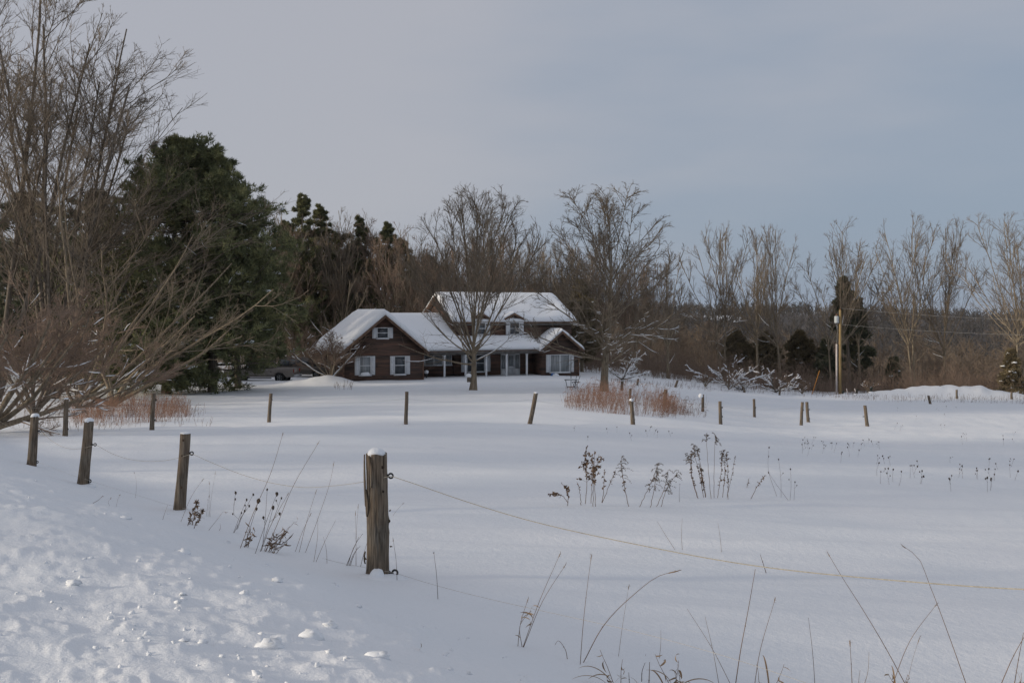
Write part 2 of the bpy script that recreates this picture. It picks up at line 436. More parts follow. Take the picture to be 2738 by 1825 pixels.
def make_bare(name, label, cat, loc, levels, mats=('bark', 'twig'), trunk_lv=2, sides=(9, 6, 4, 3, 3, 3), snow=None, rz=0., group=None):
    t = thing(name, label, cat, loc, rz, group)
    b = Buf(); c = Buf()
    for i, (p, r, _) in enumerate(levels):
        (b if i < trunk_lv else c).tubes(p, r, sides[min(i, len(sides) - 1)])
    part('trunk', b, M[mats[0]], t, True)
    part('crown', c, M[mats[1]], t)
    if snow is not None:
        s = Buf(); snow_on(s, levels, *snow[0], **snow[1])
        if s.n: part('snow_load', s, M['snow_load'], t, True)
    return t

Z = np.array([0, 0, 1.])
def ang_dirs(n, a0, a1, rng, az0=0.0):
    az = az0 + np.arange(n) * 2 * np.pi / n + rng.uniform(-.3, .3, n); a = np.radians(rng.uniform(a0, a1, n))
    return np.stack([np.cos(az) * np.sin(a), np.sin(az) * np.sin(a), np.cos(a)], -1)

# -- the two lawn trees in front of the house
def lawn_maple():
    rng = np.random.RandomState(11)
    st = ([0, 0, -.2], [0.03, 0, 1], [3.9], [.26], 6, .02, 0)
    lv = [dict(cnt=20, f0=.66, f1=1.0, ang=(42, 6), angj=6, lr=2.3, lrj=.07, taper=-.16, rr=.55, rmin=.055, K=10, jit=.05, trop=.04),
          dict(cnt=13, f0=.14, f1=1., pw=.75, ang=31, angj=9, lr=.36, taper=.42, rr=.5, rmin=.024, K=6, jit=.07, trop=.06),
          dict(cnt=6.5, f0=.15, f1=1, ang=33, angj=10, lr=.48, taper=.4, rr=.55, rmin=.015, K=5, jit=.08, trop=.05),
          dict(cnt=3.8, f0=.2, f1=1, ang=33, angj=10, lr=.50, taper=.3, rr=.6, rmin=.0105, K=4, jit=.08, trop=.04)]
    a = grow(st, lv, rng)
    a = round_crown(fit(a, 14.0, 9.8), 13.5, 10.4, 3.2)
    # lower spreading limbs
    rng = np.random.RandomState(5)
    low = spawn((a[0][0], a[0][1], np.array([3.9])), rng, 10, .45, .95, 68, 8, 1.45, .25, .2, .4, .035)
    P, D, Lc, Rc = low
    lp = walk(P, D, Lc, 8, rng, .08, .05); lo = [(lp, taper_r(Rc, 8), Lc)]
    for kw in (dict(cnt=6, f0=.2, f1=1, ang=38, lr=.42, rr=.5, rmin=.014), dict(cnt=5, f0=.1, f1=1, ang=38, lr=.5, rr=.6, rmin=.009)):
        P, D, Lc, Rc = spawn(lo[-1], rng, **kw); lo.append((walk(P, D, Lc, 5, rng, .09, .05), taper_r(Rc, 5), Lc))
    lv = a + lo
    t = thing('maple_tree', 'vase-shaped bare maple standing in front of the porch', 'tree', on(473, 67.5))
    b = Buf(); b.tubes(a[0][0], a[0][1], 12); b.tubes(a[1][0], a[1][1], 7); b.tubes(lo[0][0], lo[0][1], 6)
    c = Buf(); c.tubes(a[2][0], a[2][1], 4)
    for q in (a[3], a[4], lo[1], lo[2]): c.tubes(q[0], q[1], 3)
    part('trunk', b, M['bark'], t, True); part('crown', c, M['twig'], t)
    s = Buf(); snow_on(s, lo, rng, [0], .35, 4.0, .02, .5); snow_on(s, lo, rng, [1], .4, 5.0, .03, .6); snow_on(s, a, rng, [1, 2], .10, 7, .03, .75)
    part('snow_load', s, M['snow_load'], t, True)
    return t
lawn_maple()

def lawn_oak():
    rng = np.random.RandomState(23)
    st = ([0, 0, -.2], [0.0, 0, 1], [8.6], [.29], 10, .03, .02)
    lv = [dict(cnt=50, f0=.15, f1=.99, pw=.8, ang=(86, 20), angj=9, lr=.66, lrj=.10, taper=.06, rr=.34, rmin=.04, K=10, jit=.06, trop=.045),
          dict(cnt=10, f0=.16, f1=1., pw=.75, ang=36, angj=10, lr=.34, taper=.4, rr=.5, rmin=.024, K=6, jit=.09, trop=.05),
          dict(cnt=6, f0=.15, f1=1, ang=38, angj=10, lr=.48, taper=.4, rr=.55, rmin=.015, K=5, jit=.10, trop=.04),
          dict(cnt=3.2, f0=.2, f1=1, ang=38, angj=10, lr=.5, taper=.3, rr=.6, rmin=.0105, K=4, jit=.10, trop=.03)]
    a = round_crown(fit(grow(st, lv, rng), 14.8, 12.0), 14.2, 12.6, 1.2)
    make_bare('oak_tree', 'broad bare tree with snowy level lower limbs beside the porch end', 'tree', on(604, 69.5), a, ('bark', 'twig'), 2, (12, 6, 4, 3, 3),
              snow=((rng, [2, 3], .30, 5.6), dict(amt=.022, maxtilt=.5)))
lawn_oak()

# -- tall trees at the left edge
def tall_left(seed, label, loc, H, W, n, lean, cnts=(13, 8, 6, 3), mats=('bark_dark', 'twig'), name='poplar_tree', spread=(3, 17)):
    rng = np.random.RandomState(seed)
    D = ang_dirs(n, spread[0], spread[1], rng); D[:, 0] += lean; P0 = np.zeros((n, 3)); P0[:, :2] = D[:, :2] * 1.2; P0[:, 2] = -.2
    st = (P0, D, rng.uniform(.72, 1.0, n) * H, rng.uniform(.13, .2, n), 12, .022, .014)
    lv = [dict(cnt=cnts[0], f0=.24, f1=.97, ang=(38, 26), angj=7, lr=.34, taper=.55, rr=.42, rmin=.034, K=8, jit=.045, trop=.05),
          dict(cnt=cnts[1], f0=.18, f1=1, ang=30, angj=8, lr=.42, taper=.45, rr=.5, rmin=.020, K=6, jit=.06, trop=.05),
          dict(cnt=cnts[2], f0=.15, f1=1, ang=30, angj=8, lr=.50, taper=.4, rr=.55, rmin=.013, K=4, jit=.07, trop=.045),
          dict(cnt=cnts[3], f0=.2, f1=1, ang=30, angj=8, lr=.5, taper=.3, rr=.6, rmin=.0095, K=3, jit=.07, trop=.04)]
    a = fit(grow(st, lv, rng), H, W)
    return make_bare(name, label, 'tree', loc, a, mats, 2, (8, 5, 3, 3, 3), snow=((rng, [1, 2], .05, H * .3), dict(amt=.04, maxtilt=.6)))
tall_left(31, 'tall many-stemmed bare tree fanning out in front of the pines', on(48, 60), 24.5, 13.2, 9, .07, (15, 8, 5, 2.6))
tall_left(37, 'bare tree at the very left edge reaching above the frame', on(-8, 57), 28.0, 10.0, 4, 0.02, (15, 8, 5, 2.6))

def sweeping_tree(seed, label, loc, H, W, name, mats, lean=.45, n=7, snowp=.2, cn=(9, 8, 6, 3), up=.035, sp=(18, 62), rs=.12, snow_amt=.05, f=.25, zmax=99):
    rng = np.random.RandomState(seed)
    D = ang_dirs(n, sp[0], sp[1], rng); D[:, 0] += lean; P0 = np.zeros((n, 3)); P0[:, 2] = .1
    st = (P0, D, rng.uniform(.75, 1.15, n) * H, rng.uniform(.7, 1.1, n) * rs, 11, .07, up)
    lv = [dict(cnt=cn[0], f0=f, f1=.97, ang=34, angj=10, lr=.40, taper=.45, rr=.45, rmin=.022, K=7, jit=.08, trop=.045),
          dict(cnt=cn[1], f0=.12, f1=1, ang=33, angj=10, lr=.45, taper=.45, rr=.5, rmin=.013, K=6, jit=.09, trop=.05),
          dict(cnt=cn[2], f0=.12, f1=1, ang=32, angj=10, lr=.5, taper=.35, rr=.55, rmin=.009, K=4, jit=.1, trop=.05),
          dict(cnt=cn[3], f0=.2, f1=1, ang=32, angj=10, lr=.55, taper=.3, rr=.6, rmin=.007, K=3, jit=.1, trop=.05)]
    a = fit(grow(st, lv, rng), H, W)
    return make_bare(name, label, 'tree', loc, a, mats, 1, (8, 5, 4, 3, 3), snow=((rng, [0, 1, 2], snowp, zmax), dict(amt=snow_amt, maxtilt=.72, sides=6)))
sweeping_tree(41, 'bare tree with long limbs sweeping right across the big pine', on(82, 56), 14.0, 13.5, 'willow_tree', ('bark', 'twig'), .45, 8, .0, (7, 6, 4, 2), .03)
sweeping_tree(43, 'low bare willow with drooping limbs under the big pine', on(112, 53), 6.0, 11.5, 'willow_tree', ('bark', 'twig'), .3, 7, .0, (6, 5, 4, 2), .025, (30, 78))
sweeping_tree(47, 'snow-laden apple tree leaning in at the left edge', on(-10, 33.5), 5.0, 6.4, 'apple_tree', ('bark', 'twig_red'), .5, 9, .34, (7, 6, 5, 3), .035, (20, 66), .10, .03, .2, 2.4)
sweeping_tree(53, 'dense reddish thorn bush behind the snow-laden apple tree', on(34, 43), 6.2, 8.0, 'thorn_bush', ('bark_dark', 'twig_red'), .2, 11, .08, (8, 6, 5, 2), .04, (10, 55), .07, .04)
sweeping_tree(59, 'brown thicket bush between apple tree and willow', on(78, 47), 4.8, 8.0, 'thorn_bush', ('bark_dark', 'twig_red'), .15, 9, .08, (7, 6, 4, 2), .035, (15, 68), .06, .04)

# -- pines
def tufts(buf, P, T, rng, nb=8, ln=.24, wd=.035, up=.35, spread=.9):
    n = len(P)
    d = T[:, None] * .55 + rng.normal(0, spread * .5, (n, nb, 3)); d[..., 2] += up; d = nrm(d)
    side = nrm(np.cross(d, rng.normal(0, 1, (n, nb, 3))))
    l = ln * rng.uniform(.6, 1.25, (n, nb, 1)); w = wd * rng.uniform(.7, 1.3, (n, nb, 1))
    b = P[:, None] + rng.normal(0, ln * .18, (n, nb, 3))
    v = np.stack([b - side * w + d * l * .15, b + side * w + d * l * .15, b + d * l], 2).reshape(-1, 3)
    buf.add(v, None, np.arange(len(v)).reshape(-1, 3))
def conifer(name, label, loc, H, W, seed, env, mats=('bark_dark', 'needle'), nbr=130, sub=9, nb=8, ln=.26, wd=.035, upb=.12, snow=60, gap=.0, z0=.05, group=None, bare=0., sl=.16, topup=1.7, layers=0):
    """env: list of (height fraction, radius fraction)"""
    rng = np.random.RandomState(seed)
    t = thing(name, label, 'tree', loc, 0, group)
    K = 10
    tp = walk(np.array([[0, 0, -.2]]), np.array([[0, 0, 1.]]), np.array([H * .97 + .2]), K, rng, .015, .02)
    b = Buf(); b.tubes(tp, taper_r(np.array([H * .018 + .04]), K, .12), 9)
    low_n = nbr // 5; fz = np.sort(np.concatenate([rng.uniform(z0, .985, nbr - low_n) ** .9, rng.uniform(z0, z0 + .13, low_n)])); kt = nbr // (6 if layers else 7); fz[-kt:] = np.linspace(max(.78, fz[-kt]), .985, kt)
    if layers: fz = np.clip(np.round(fz * layers) / layers + rng.normal(0, .007, nbr), .01, .985)
    ez, er = zip(*env)
    lob = rng.uniform(0, 6.28, 3)
    az = np.arange(nbr) * 2.39996 + rng.uniform(-.4, .4, nbr)
    Rl = np.interp(fz, ez, er) * W / 2 * rng.uniform(.5, 1.18, nbr) * (1 + .18 * np.sin(2 * az + lob[0] + 5 * fz) + .12 * np.sin(5 * az + lob[1] + 21 * fz))
    P0 = np.stack([np.interp(fz * H, tp[0, :, 2], tp[0, :, 0]), np.interp(fz * H, tp[0, :, 2], tp[0, :, 1]), fz * H], -1)
    D = np.stack([np.cos(az), np.sin(az), rng.normal(upb, .12, nbr) + np.clip(fz - .72, 0, 1) * topup - np.clip(.22 - fz, 0, 1) * 2.2], -1)
    br = walk(P0, D, np.maximum(Rl, .25), 7, rng, .07, .05)
    b.tubes(br, taper_r(.012 + Rl * .011, 7, .25), 4)
    lvl = (br, taper_r(.012 + Rl * .011, 7, .25), Rl)
    P, D, Lc, Rc = spawn(lvl, rng, sub, .16 + bare, 1.0, 52, 12, .40, .3, .55, .5, .01, .8, .72)
    tw = walk(P, D, np.maximum(Lc, .15), 5, rng, .10, .07)
    b.tubes(tw, taper_r(Rc, 5, .3), 3)
    lv2 = (tw, taper_r(Rc, 5, .3), Lc)
    P3, D3, L3, R3 = spawn(lv2, rng, 4, .2, 1., 45, 12, .5, .3, .4, .6, .006, 1., .4)
    t3 = P3 + nrm(D3) * L3[:, None]
    part('trunk', b, M[mats[0]], t, True)
    f = Buf()
    for k in range(1, 5):
        tufts(f, tw[:, k], nrm(tw[:, k] - tw[:, k - 1]), rng, nb, ln, wd)
    for ff in (.4, .75, 1.0):
        tufts(f, P3 * (1 - ff) + t3 * ff, nrm(D3), rng, nb, ln, wd)
    for k in (4, 5, 6):
        tufts(f, br[:, k], nrm(br[:, k] - br[:, k - 1]), rng, nb, ln * 1.1, wd)
    tt = tp[0, -1][None] + rng.normal(0, .05, (8, 3)) + np.linspace(-.5, .1, 8)[:, None] * Z; tufts(f, tt, np.tile(Z, (8, 1)), rng, nb, ln, wd, up=.8)
    part('crown', f, M[mats[1]], t)
    if snow:
        s = Buf()
        i = rng.choice(len(tw), min(snow, len(tw)), replace=False)
        for j in i:
            c = tw[j, rng.randint(2, 5)]; q = rng.uniform(.45, 1.1) * sl
            if c[2] > H * .78 and rng.rand() < .7: continue
            s.blob(c + [0, 0, ln * .3], np.array([q * rng.uniform(.8, 1.8), q * rng.uniform(.8, 1.8), q * .5]), rng, 6, 4, .22)
        snow_on(s, [lv2], rng, [0], .05, H * .7, .075, .45)
        part('snow_load', s, M['snow_load'], t, True)
    return t
PINE_ENV = [(0, .75), (.08, .98), (.3, 1.0), (.55, .92), (.75, .72), (.9, .40), (1, .06)]
PINE_ENV2 = [(0, .55), (.1, .9), (.25, 1.0), (.45, .8), (.62, .86), (.8, .62), (.93, .34), (1, .06)]
SPRUCE_ENV = [(0, .9), (.1, 1.0), (.5, .62), (.8, .28), (1, .03)]
FOREST_ENV = [(0, .3), (.25, .7), (.42, 1.0), (.6, .86), (.75, .66), (.86, .44), (.94, .22), (1, .03)]
conifer('pine_tree', 'biggest dense pine, left of the parked pickup', on(166, 65), 16.4, 11.6, 101, PINE_ENV, nbr=150, sub=10, snow=120, nb=7, ln=.32, wd=.032, sl=.22, layers=19)
conifer('pine_tree', 'dense pine with stepped shoulder directly above the pickup', on(212, 66.5), 15.8, 9.8, 102, PINE_ENV2, nbr=150, sub=10, snow=120, nb=7, ln=.32, wd=.032, z0=.12, sl=.22, layers=18)
conifer('pine_tree', 'shorter pine at the right shoulder of the pine clump', on(238, 71), 12.4, 8.2, 103, PINE_ENV2, nbr=105, sub=9, snow=80, nb=7, z0=.25, ln=.32, wd=.032, sl=.22, layers=14)
conifer('pine_tree', 'dark pine half hidden behind the tall many-stemmed tree', on(92, 76), 14.6, 9.0, 104, PINE_ENV, ('bark_dark', 'needle_dark'), nbr=140, sub=8, snow=60, nb=7)
conifer('pine_tree', 'dark pine behind the bare trees at the left edge', on(22, 80), 15.0, 9.5, 105, PINE_ENV, ('bark_dark', 'needle_dark'), nbr=140, sub=8, snow=60, nb=7)

# -- woods behind the house: prototypes, then copies
def wood_tree(seed, H, W, ang=36, cl=.38, mats=('bark_pale', 'twig'), snow=None, label='', loc=(0, 0, 0), n1=7, cn=(10, 5.5, 3.2), rmin=.013, name='bare_tree', group=None, stems=1, r=.17):
    """trunk that divides into spreading leaders, then branches and twigs"""
    rng = np.random.RandomState(seed)
    D = ang_dirs(stems, 1, 7, rng) if stems > 1 else np.array([[rng.normal(0, .05), 0, 1]])
    P0 = np.zeros((stems, 3)); P0[:, 2] = -.4; P0[:, :2] = D[:, :2] * 2
    TL = H * (cl + .10)
    st = (P0, D, rng.uniform(.85, 1.1, stems) * TL, np.full(stems, r / stems ** .4), 9, .04, .02)
    lv = [dict(cnt=n1 / stems ** .4, f0=.68, f1=1.0, ang=(ang + 12, 9), angj=8, lr=(1 - cl) / (cl + .10) * .9, lrj=.10, taper=-.30, rr=.70, rmin=.055, K=10, jit=.06, trop=.012),
          dict(cnt=cn[0] * 1.15, f0=.08, f1=1., pw=.8, ang=36, angj=9, lr=.35, taper=.45, rr=.48, rmin=rmin * 1.9, K=6, jit=.075, trop=.06),
          dict(cnt=cn[1], f0=.15, f1=1, ang=34, angj=9, lr=.48, taper=.4, rr=.55, rmin=rmin * 1.15, K=4, jit=.09, trop=.05),
          dict(cnt=cn[2], f0=.2, f1=1, ang=34, angj=9, lr=.55, taper=.3, rr=.6, rmin=rmin * .8, K=3, jit=.09, trop=.04)]
    a = grow(st, lv, rng)
    # a few low side limbs on the trunk
    q = spawn((a[0][0], a[0][1], a[0][2]), rng, 6, .22, .75, 58, 12, .26, .3, .2, .2, .018)
    a = round_crown(fit(a, H * 1.03, W), H, W * 1.12, H * .25)
    if q is not None:
        P, Dq, Lc, Rc = q; lp = walk(P, Dq, Lc, 7, rng, .16, .03); lo = (lp, taper_r(Rc, 7), Lc)
        P, Dq, L2, R2 = spawn(lo, rng, 6, .2, 1, 38, 10, .45, .3, .3, .55, rmin); tw = walk(P, Dq, L2, 4, rng, .1, .03)
    sn = None
    t = make_bare(name, label, 'tree', loc, a, mats, 2, (8, 6, 4, 3, 3), snow=None, group=group)
    if q is not None:
        c = Buf(); c.tubes(lo[0], lo[1], 5); c.tubes(tw, taper_r(R2, 4), 3); part('low_limbs', c, M[mats[0]], t, True)['kind'] = 'stuff'
    if snow:
        s = Buf(); snow_on(s, [lo], rng, [0], min(1, snow[0] * 1.6), snow[1], .02, .8); snow_on(s, a, rng, [1, 2], snow[0], snow[1], .035, .75)
        if s.n: part('snow_load', s, M['snow_load'], t, True)
    return t
# row along the field's right edge: each its own tree
ROW = [  # px, Y, top row, crown width px, stems, seed, label, bark
    (668, 104, 247, 42, 1, 201, 'slim bare tree between the broad lawn tree and the right-hand row', 'bark_pale'),
    (722, 107, 224, 58, 2, 202, 'twin-stemmed bare tree, first of the row right of the lawn tree', 'bark'),
    (757, 112, 228, 48, 1, 203, 'bare tree leaning left of its neighbour, second in the right-hand row', 'bark_pale'),
    (780, 108, 226, 60, 1, 204, 'thick-trunked bare tree, third in the right-hand row', 'bark'),
    (833, 110, 220, 72, 2, 205, 'wide bare tree rising directly behind the utility pole', 'bark_pale'),
    (862, 114, 238, 56, 1, 206, 'pale crooked bare tree just right of the utility pole', 'bark_pale'),
    (913, 108, 216, 62, 2, 207, 'forked bare tree left of the snow mound', 'bark_pale'),
    (944, 109, 218, 60, 1, 208, 'leaning bare tree rising behind the snow mound', 'bark'),
    (1019, 99, 203, 84, 3, 209, 'large many-stemmed bare tree at the right edge of the frame', 'bark_pale'),
]
for (px, Y, tp, wpx, stn, sd, lab, bk) in ROW:
    p = on(px, Y); H = (CZ + (HOR - tp) / FPX * Y) - p[2]; W = wpx / FPX * Y
    wood_tree(sd, H, W * 1.4, 36 + sd % 3 * 5, .34 + sd % 4 * .03, (bk, 'twig'), (.12, H * .45) if sd != 209 else None, lab, p, 10, (11, 5, 2.4), .014, stems=stn, r=.21)

# shared prototypes for the woods behind the house
GW = 'bare trees in the wood behind the house'
LBW = 'bare tree in the wood behind the house'
rngw = np.random.RandomState(77)
protos = [wood_tree(301, 16, 6.5, 32, .42, ('bark_pale', 'twig_pale'), None, LBW, on(282, 101), 10, (10, 5, 3), .015, group=GW),
          wood_tree(302, 15, 5.5, 28, .46, ('bark_pale', 'twig'), None, LBW, on(337, 104), 9, (10, 5, 3), .015, group=GW),
          wood_tree(303, 15, 7.5, 36, .38, ('bark', 'twig_red'), None, LBW, on(500, 100), 10, (9, 5, 3), .015, group=GW, stems=2)]
for _p, _w in zip(protos, ('among the pointed pines behind the gabled wing', 'among the pointed pines behind the gabled wing', 'in the wood rising above the upper roof')): _p['label'] = 'bare tree ' + _w; _p['group'] = 'bare trees ' + _w
spots = []
for px in np.concatenate([np.arange(274, 440, 15.), np.arange(440, 650, 8.6)]):
    top = np.interp(px, [270, 300, 345, 365, 400, 440, 520, 600, 660], [232, 215, 206, 222, 230, 232, 234, 246, 262]) + rngw.uniform(-6, 12)
    spots.append((px + rngw.uniform(-4, 4), rngw.uniform(97, 128), top))
for px in np.arange(-40, 290, 20.0):
    spots.append((px + rngw.uniform(-6, 6), rngw.uniform(88, 110), rngw.uniform(215, 250)))
PH = [16, 15, 15]
for i, (px, Y, top) in enumerate(spots):
    k = rngw.randint(3); p = on(px, Y); H = (CZ + (HOR - top) / FPX * Y) - p[2]; s = H / PH[k]
    where = 'in the wood behind the dark pines' if px < 272 else ('among the pointed pines behind the gabled wing' if px < 440 else ('in the wood rising above the upper roof' if px < 575 else 'in the wood right of the house'))
    dup(protos[k], p, rngw.uniform(0, 6.28), (s * rngw.uniform(.85, 1.1), s * rngw.uniform(.85, 1.1), s), 'bare tree ' + where, 'bare trees ' + where)
# snow-laden ones just behind the left wing
wood_tree(311, 9.5, 7.0, 46, .26, ('bark_pale', 'twig_pale'), (.45, 8), 'snow-streaked bare tree just left of the gabled wing roof', on(303, 93), 6, (7, 4, 2.5), .015, r=.11)
wood_tree(312, 9.0, 6.5, 48, .26, ('bark_pale', 'twig_pale'), (.45, 8), 'snow-streaked bare tree rising behind the gabled wing roof', on(345, 95), 6, (7, 4, 2.5), .015, r=.11)
wood_tree(313, 8.0, 5.0, 48, .26, ('bark', 'twig_pale'), (.4, 7), 'small snow-streaked tree between wing roof and upper gable', on(392, 97), 6, (7, 4, 2.5), .015, r=.10)
# forest pines behind the house
for (px, Y, top, wpx, sd, lab) in [
        (300, 104, 195, 44, 401, 'tall pointed pine right of the dark pine clump'), (321, 108, 205, 42, 402, 'pointed pine beside the tallest of the wood'),
        (283, 106, 222, 40, 408, 'lower pine tucked against the dark pine clump'), (338, 112, 232, 44, 409, 'middling pine behind the left end of the wing roof'),
        (356, 110, 217, 36, 403, 'slender pine behind the gabled wing, left of a broader one'), (384, 108, 223, 46, 404, 'broad-topped pine behind the wing roof ridge'),
        (404, 114, 240, 46, 405, 'brownish pine left of the upper gable'), (425, 110, 256, 44, 406, 'low brownish pine close behind the upper gable'), (582, 98, 282, 34, 407, 'low pine behind the right end of the roof')]:
    p = on(px, Y); H = (CZ + (HOR - top) / FPX * Y) - p[2]
    conifer('pine_tree', lab, p, H, wpx / FPX * Y * 1.3, sd, FOREST_ENV, ('bark', 'needle_mid' if sd not in (405, 406, 407) else 'needle_brown'), nbr=115, sub=7, nb=6, ln=.30, wd=.042, snow=25, z0=.14, sl=.2, topup=.35)
# conifers along the right-hand wood edge
for (px, Y, top, wpx, sd, env, mt, sn, lab) in [
        (766, 118, 334, 34, 421, FOREST_ENV, 'needle_brown', 30, 'dark brownish cedar clump behind the second tree of the row'),
        (801, 121, 332, 34, 422, FOREST_ENV, 'needle_brown', 30, 'wide dark cedar left of the utility pole'),
        (856, 117, 300, 25, 423, PINE_ENV, 'needle_dark', 10, 'tall narrow dark cedar right of the utility pole'),
        (849, 113, 278, 27, 424, FOREST_ENV, 'needle_dark', 10, 'sparse pine top showing above the narrow cedar'),
        (893, 114, 360, 17, 425, SPRUCE_ENV, 'needle_dark', 25, 'small dark spruce left of the forked tree'),
        (1012, 99, 352, 24, 426, SPRUCE_ENV, 'needle_brown', 260, 'snow-dusted little spruce at the right edge'),
        (826, 116, 340, 30, 427, SPRUCE_ENV, 'needle_dark', 40, 'dark spruce standing directly behind the utility pole'),
        (738, 116, 332, 36, 428, FOREST_ENV, 'needle_brown', 25, 'low brownish cedar behind the first tree of the row')]:
    p = on(px, Y); H = (CZ + (HOR - top) / FPX * Y) - p[2]
    conifer('cedar_tree' if 'cedar' in lab and sd != 424 else ('pine_tree' if sd == 424 else 'spruce_tree'), lab, p, H, wpx / FPX * Y * 1.1, sd, env, ('bark_dark', mt), nbr=85, sub=7, nb=6, ln=.34, wd=.05, snow=sn, z0=.03 if sd != 424 else .5, sl=.2, upb=.05)
# snow-laden little orchard trees in front of the wood
def orchard(px, Y, H, W, seed, lab):
    t = sweeping_tree(seed, lab, on(px, Y), H, W, 'apple_tree', ('bark_dark', 'twig_red'), 0., 8, .75, (7, 5, 4, 2), .02, (40, 80), .07, .075, .2)
orchard(729, 96, 3.1, 8.5, 501, 'wide low apple tree thick with snow at the field edge')
orchard(776, 94, 2.4, 4.2, 502, 'small snow-laden apple tree right of the wide one')
orchard(742, 92, 1.5, 3.0, 503, 'tiny snow-laden sapling in front of the wide apple tree')
orchard(622, 88, 2.8, 4.5, 504, 'small snowy apple tree right of the broad lawn tree')
sweeping_tree(511, 'bare lilac bush at the left corner of the gabled wing', on(331, 77.5), 4.2, 6.0, 'lilac_bush', ('bark_pale', 'twig_red'), 0, 12, .07, (7, 6, 4, 2), .04, (5, 50), .05, .06)
sweeping_tree(513, 'reddish bush between the second vehicle and the wood', on(298, 90), 4.5, 7.0, 'lilac_bush', ('bark', 'twig_red'), 0, 12, .15, (7, 6, 4, 2), .04, (5, 50), .05, .06)
for i, (px, Y, H, lab) in enumerate([(705, 90, 1.4, 'leafless shrub at the field edge left of the wide apple tree'), (709 + 20, 88.5, 1.7, 'leafless shrub in front of the wide snowy apple tree'), (802, 94.5, 1.5, 'leafless shrub left of the utility pole foot'), (869, 96, 1.5, 'pale leafless shrub right of the utility pole foot')]):
    sweeping_tree(520 + i, lab, on(px, Y), H, H * 1.1, 'shrub', ('bark', 'twig_red'), 0, 9, .05, (5, 4, 3, 2), .04, (5, 40), .03, .05)

# brush along the wood edge and far woods: uncountable
def spikes(buf, P, D, Ln, Rr, K=3, jit=.12, trop=.05, rng=None, sides=3):
    p = walk(P, D, Ln, K, rng, jit, trop); buf.tubes(p, taper_r(Rr, K, .25), sides); return p
def brush():
    rng = np.random.RandomState(88)
    b = Buf(); n = 5200
    px = np.concatenate([rng.uniform(585, 1060, n), rng.uniform(250, 600, 2200), rng.uniform(-60, 250, 900)]); n = len(px)
    Y = np.where(px > 605, rng.uniform(99, 122, n), np.where(px > 250, rng.uniform(98, 124, n), rng.uniform(84, 100, n)))
    Y = Y - np.where((px > 905), 2.0, 0)
    x = (px - 512) / FPX * Y; z = gz(x, Y)
    clump = .35 + 1.0 * np.clip(.5 + 1.6 * fbm(x * .22, Y * .22, 2), 0, 1)
    Ln = rng.uniform(.7, 2.6, n) * clump * np.where(px < 250, .6, np.where(px < 605, 1.5, 1))
    D = np.stack([rng.normal(0, .3, n), rng.normal(0, .3, n), np.ones(n)], -1)
    p = walk(np.stack([x, Y, z - .05], -1), D, Ln, 5, rng, .1, .02)
    rad = taper_r(np.full(n, .014), 5, .4); b.tubes(p, rad, 3)
    for c, lr in ((4, .45), (2.2, .5)):
        P, D, Lc, Rc = spawn((p, rad, Ln), rng, c, .2, 1, 34, 10, lr, .3, .3, .6, .009)
        p = walk(P, D, Lc, 3, rng, .1, .04); rad = taper_r(Rc, 3, .4); Ln = Lc; b.tubes(p, rad, 3)
    me = b.mesh('undergrowth', M['twig_red']); o = link('undergrowth', me, kind='stuff'); tag(o, 'reddish brown leafless undergrowth along the edge of the woods', 'undergrowth')
brush()
M['far_wood'] = noise_mat('far_wood', (.16, .125, .094), (.28, .22, .165), .02, lo=.35, hi=.65)
M['ridge_wood'] = noise_mat('ridge_wood', (.050, .046, .040), (.105, .088, .072), .01, lo=.35, hi=.65)
def far_woods():
    rng = np.random.RandomState(99)
    b = Buf()
    def batch(n, Y0, Y1, px0, px1, H0, H1, br, tw, r, con):
        Y = np.exp(rng.uniform(np.log(Y0), np.log(Y1), n)); px = rng.uniform(px0, px1, n)
        x = (px - 512) / FPX * Y; z = gz(x, Y); H = rng.uniform(H0, H1, n)
        D = np.stack([rng.normal(0, .03, n), rng.normal(0, .03, n), np.ones(n)], -1)
        p = walk(np.stack([x, Y, z - .3], -1), D, H, 5, rng, .03, .02); Rr = H * r
        rad = taper_r(Rr, 5, .25); b.tubes(p, rad, 3); Ln = H
        for c, lr, an in br:
            P, D, Lc, Rc = spawn((p, rad, Ln), rng, c, .25, 1, an, 10, lr, .25, .45, .6, tw)
            p = walk(P, D, Lc, 3, rng, .08, .06); rad = taper_r(Rc, 3, .4); Ln = Lc; b.tubes(p, rad, 3)
    batch(230, 122, 190, 560, 1080, 4.5, 8.5, ((14, .32, 36), (6, .45, 32), (3.5, .5, 32)), .016, .009, 0)
    batch(260, 128, 230, -80, 600, 8, 13, ((14, .34, 36), (6, .45, 32)), .03, .009, 0)
    batch(420, 190, 330, 600, 1080, 7, 12.5, ((14, .32, 38), (6, .5, 34)), .035, .009, 0)
    me = b.mesh('valley_woods', M['far_wood']); o = link('valley_woods', me, kind='stuff'); tag(o, 'brown leafless woods filling the valley behind the tree row', 'woods')
    b.__init__()
    batch(900, 330, 700, 600, 1080, 8, 15, ((12, .34, 40), (2.5, .5, 36)), .09, .010, 0)
    batch(3000, 700, 1500, 560, 1090, 8, 15, ((10, .42, 42),), .34, .015, 0)
    me = b.mesh('far_woods', M['ridge_wood']); o = link('far_woods', me, kind='stuff'); tag(o, 'dark mixed woods on the far ridge at the horizon', 'woods')
far_woods()

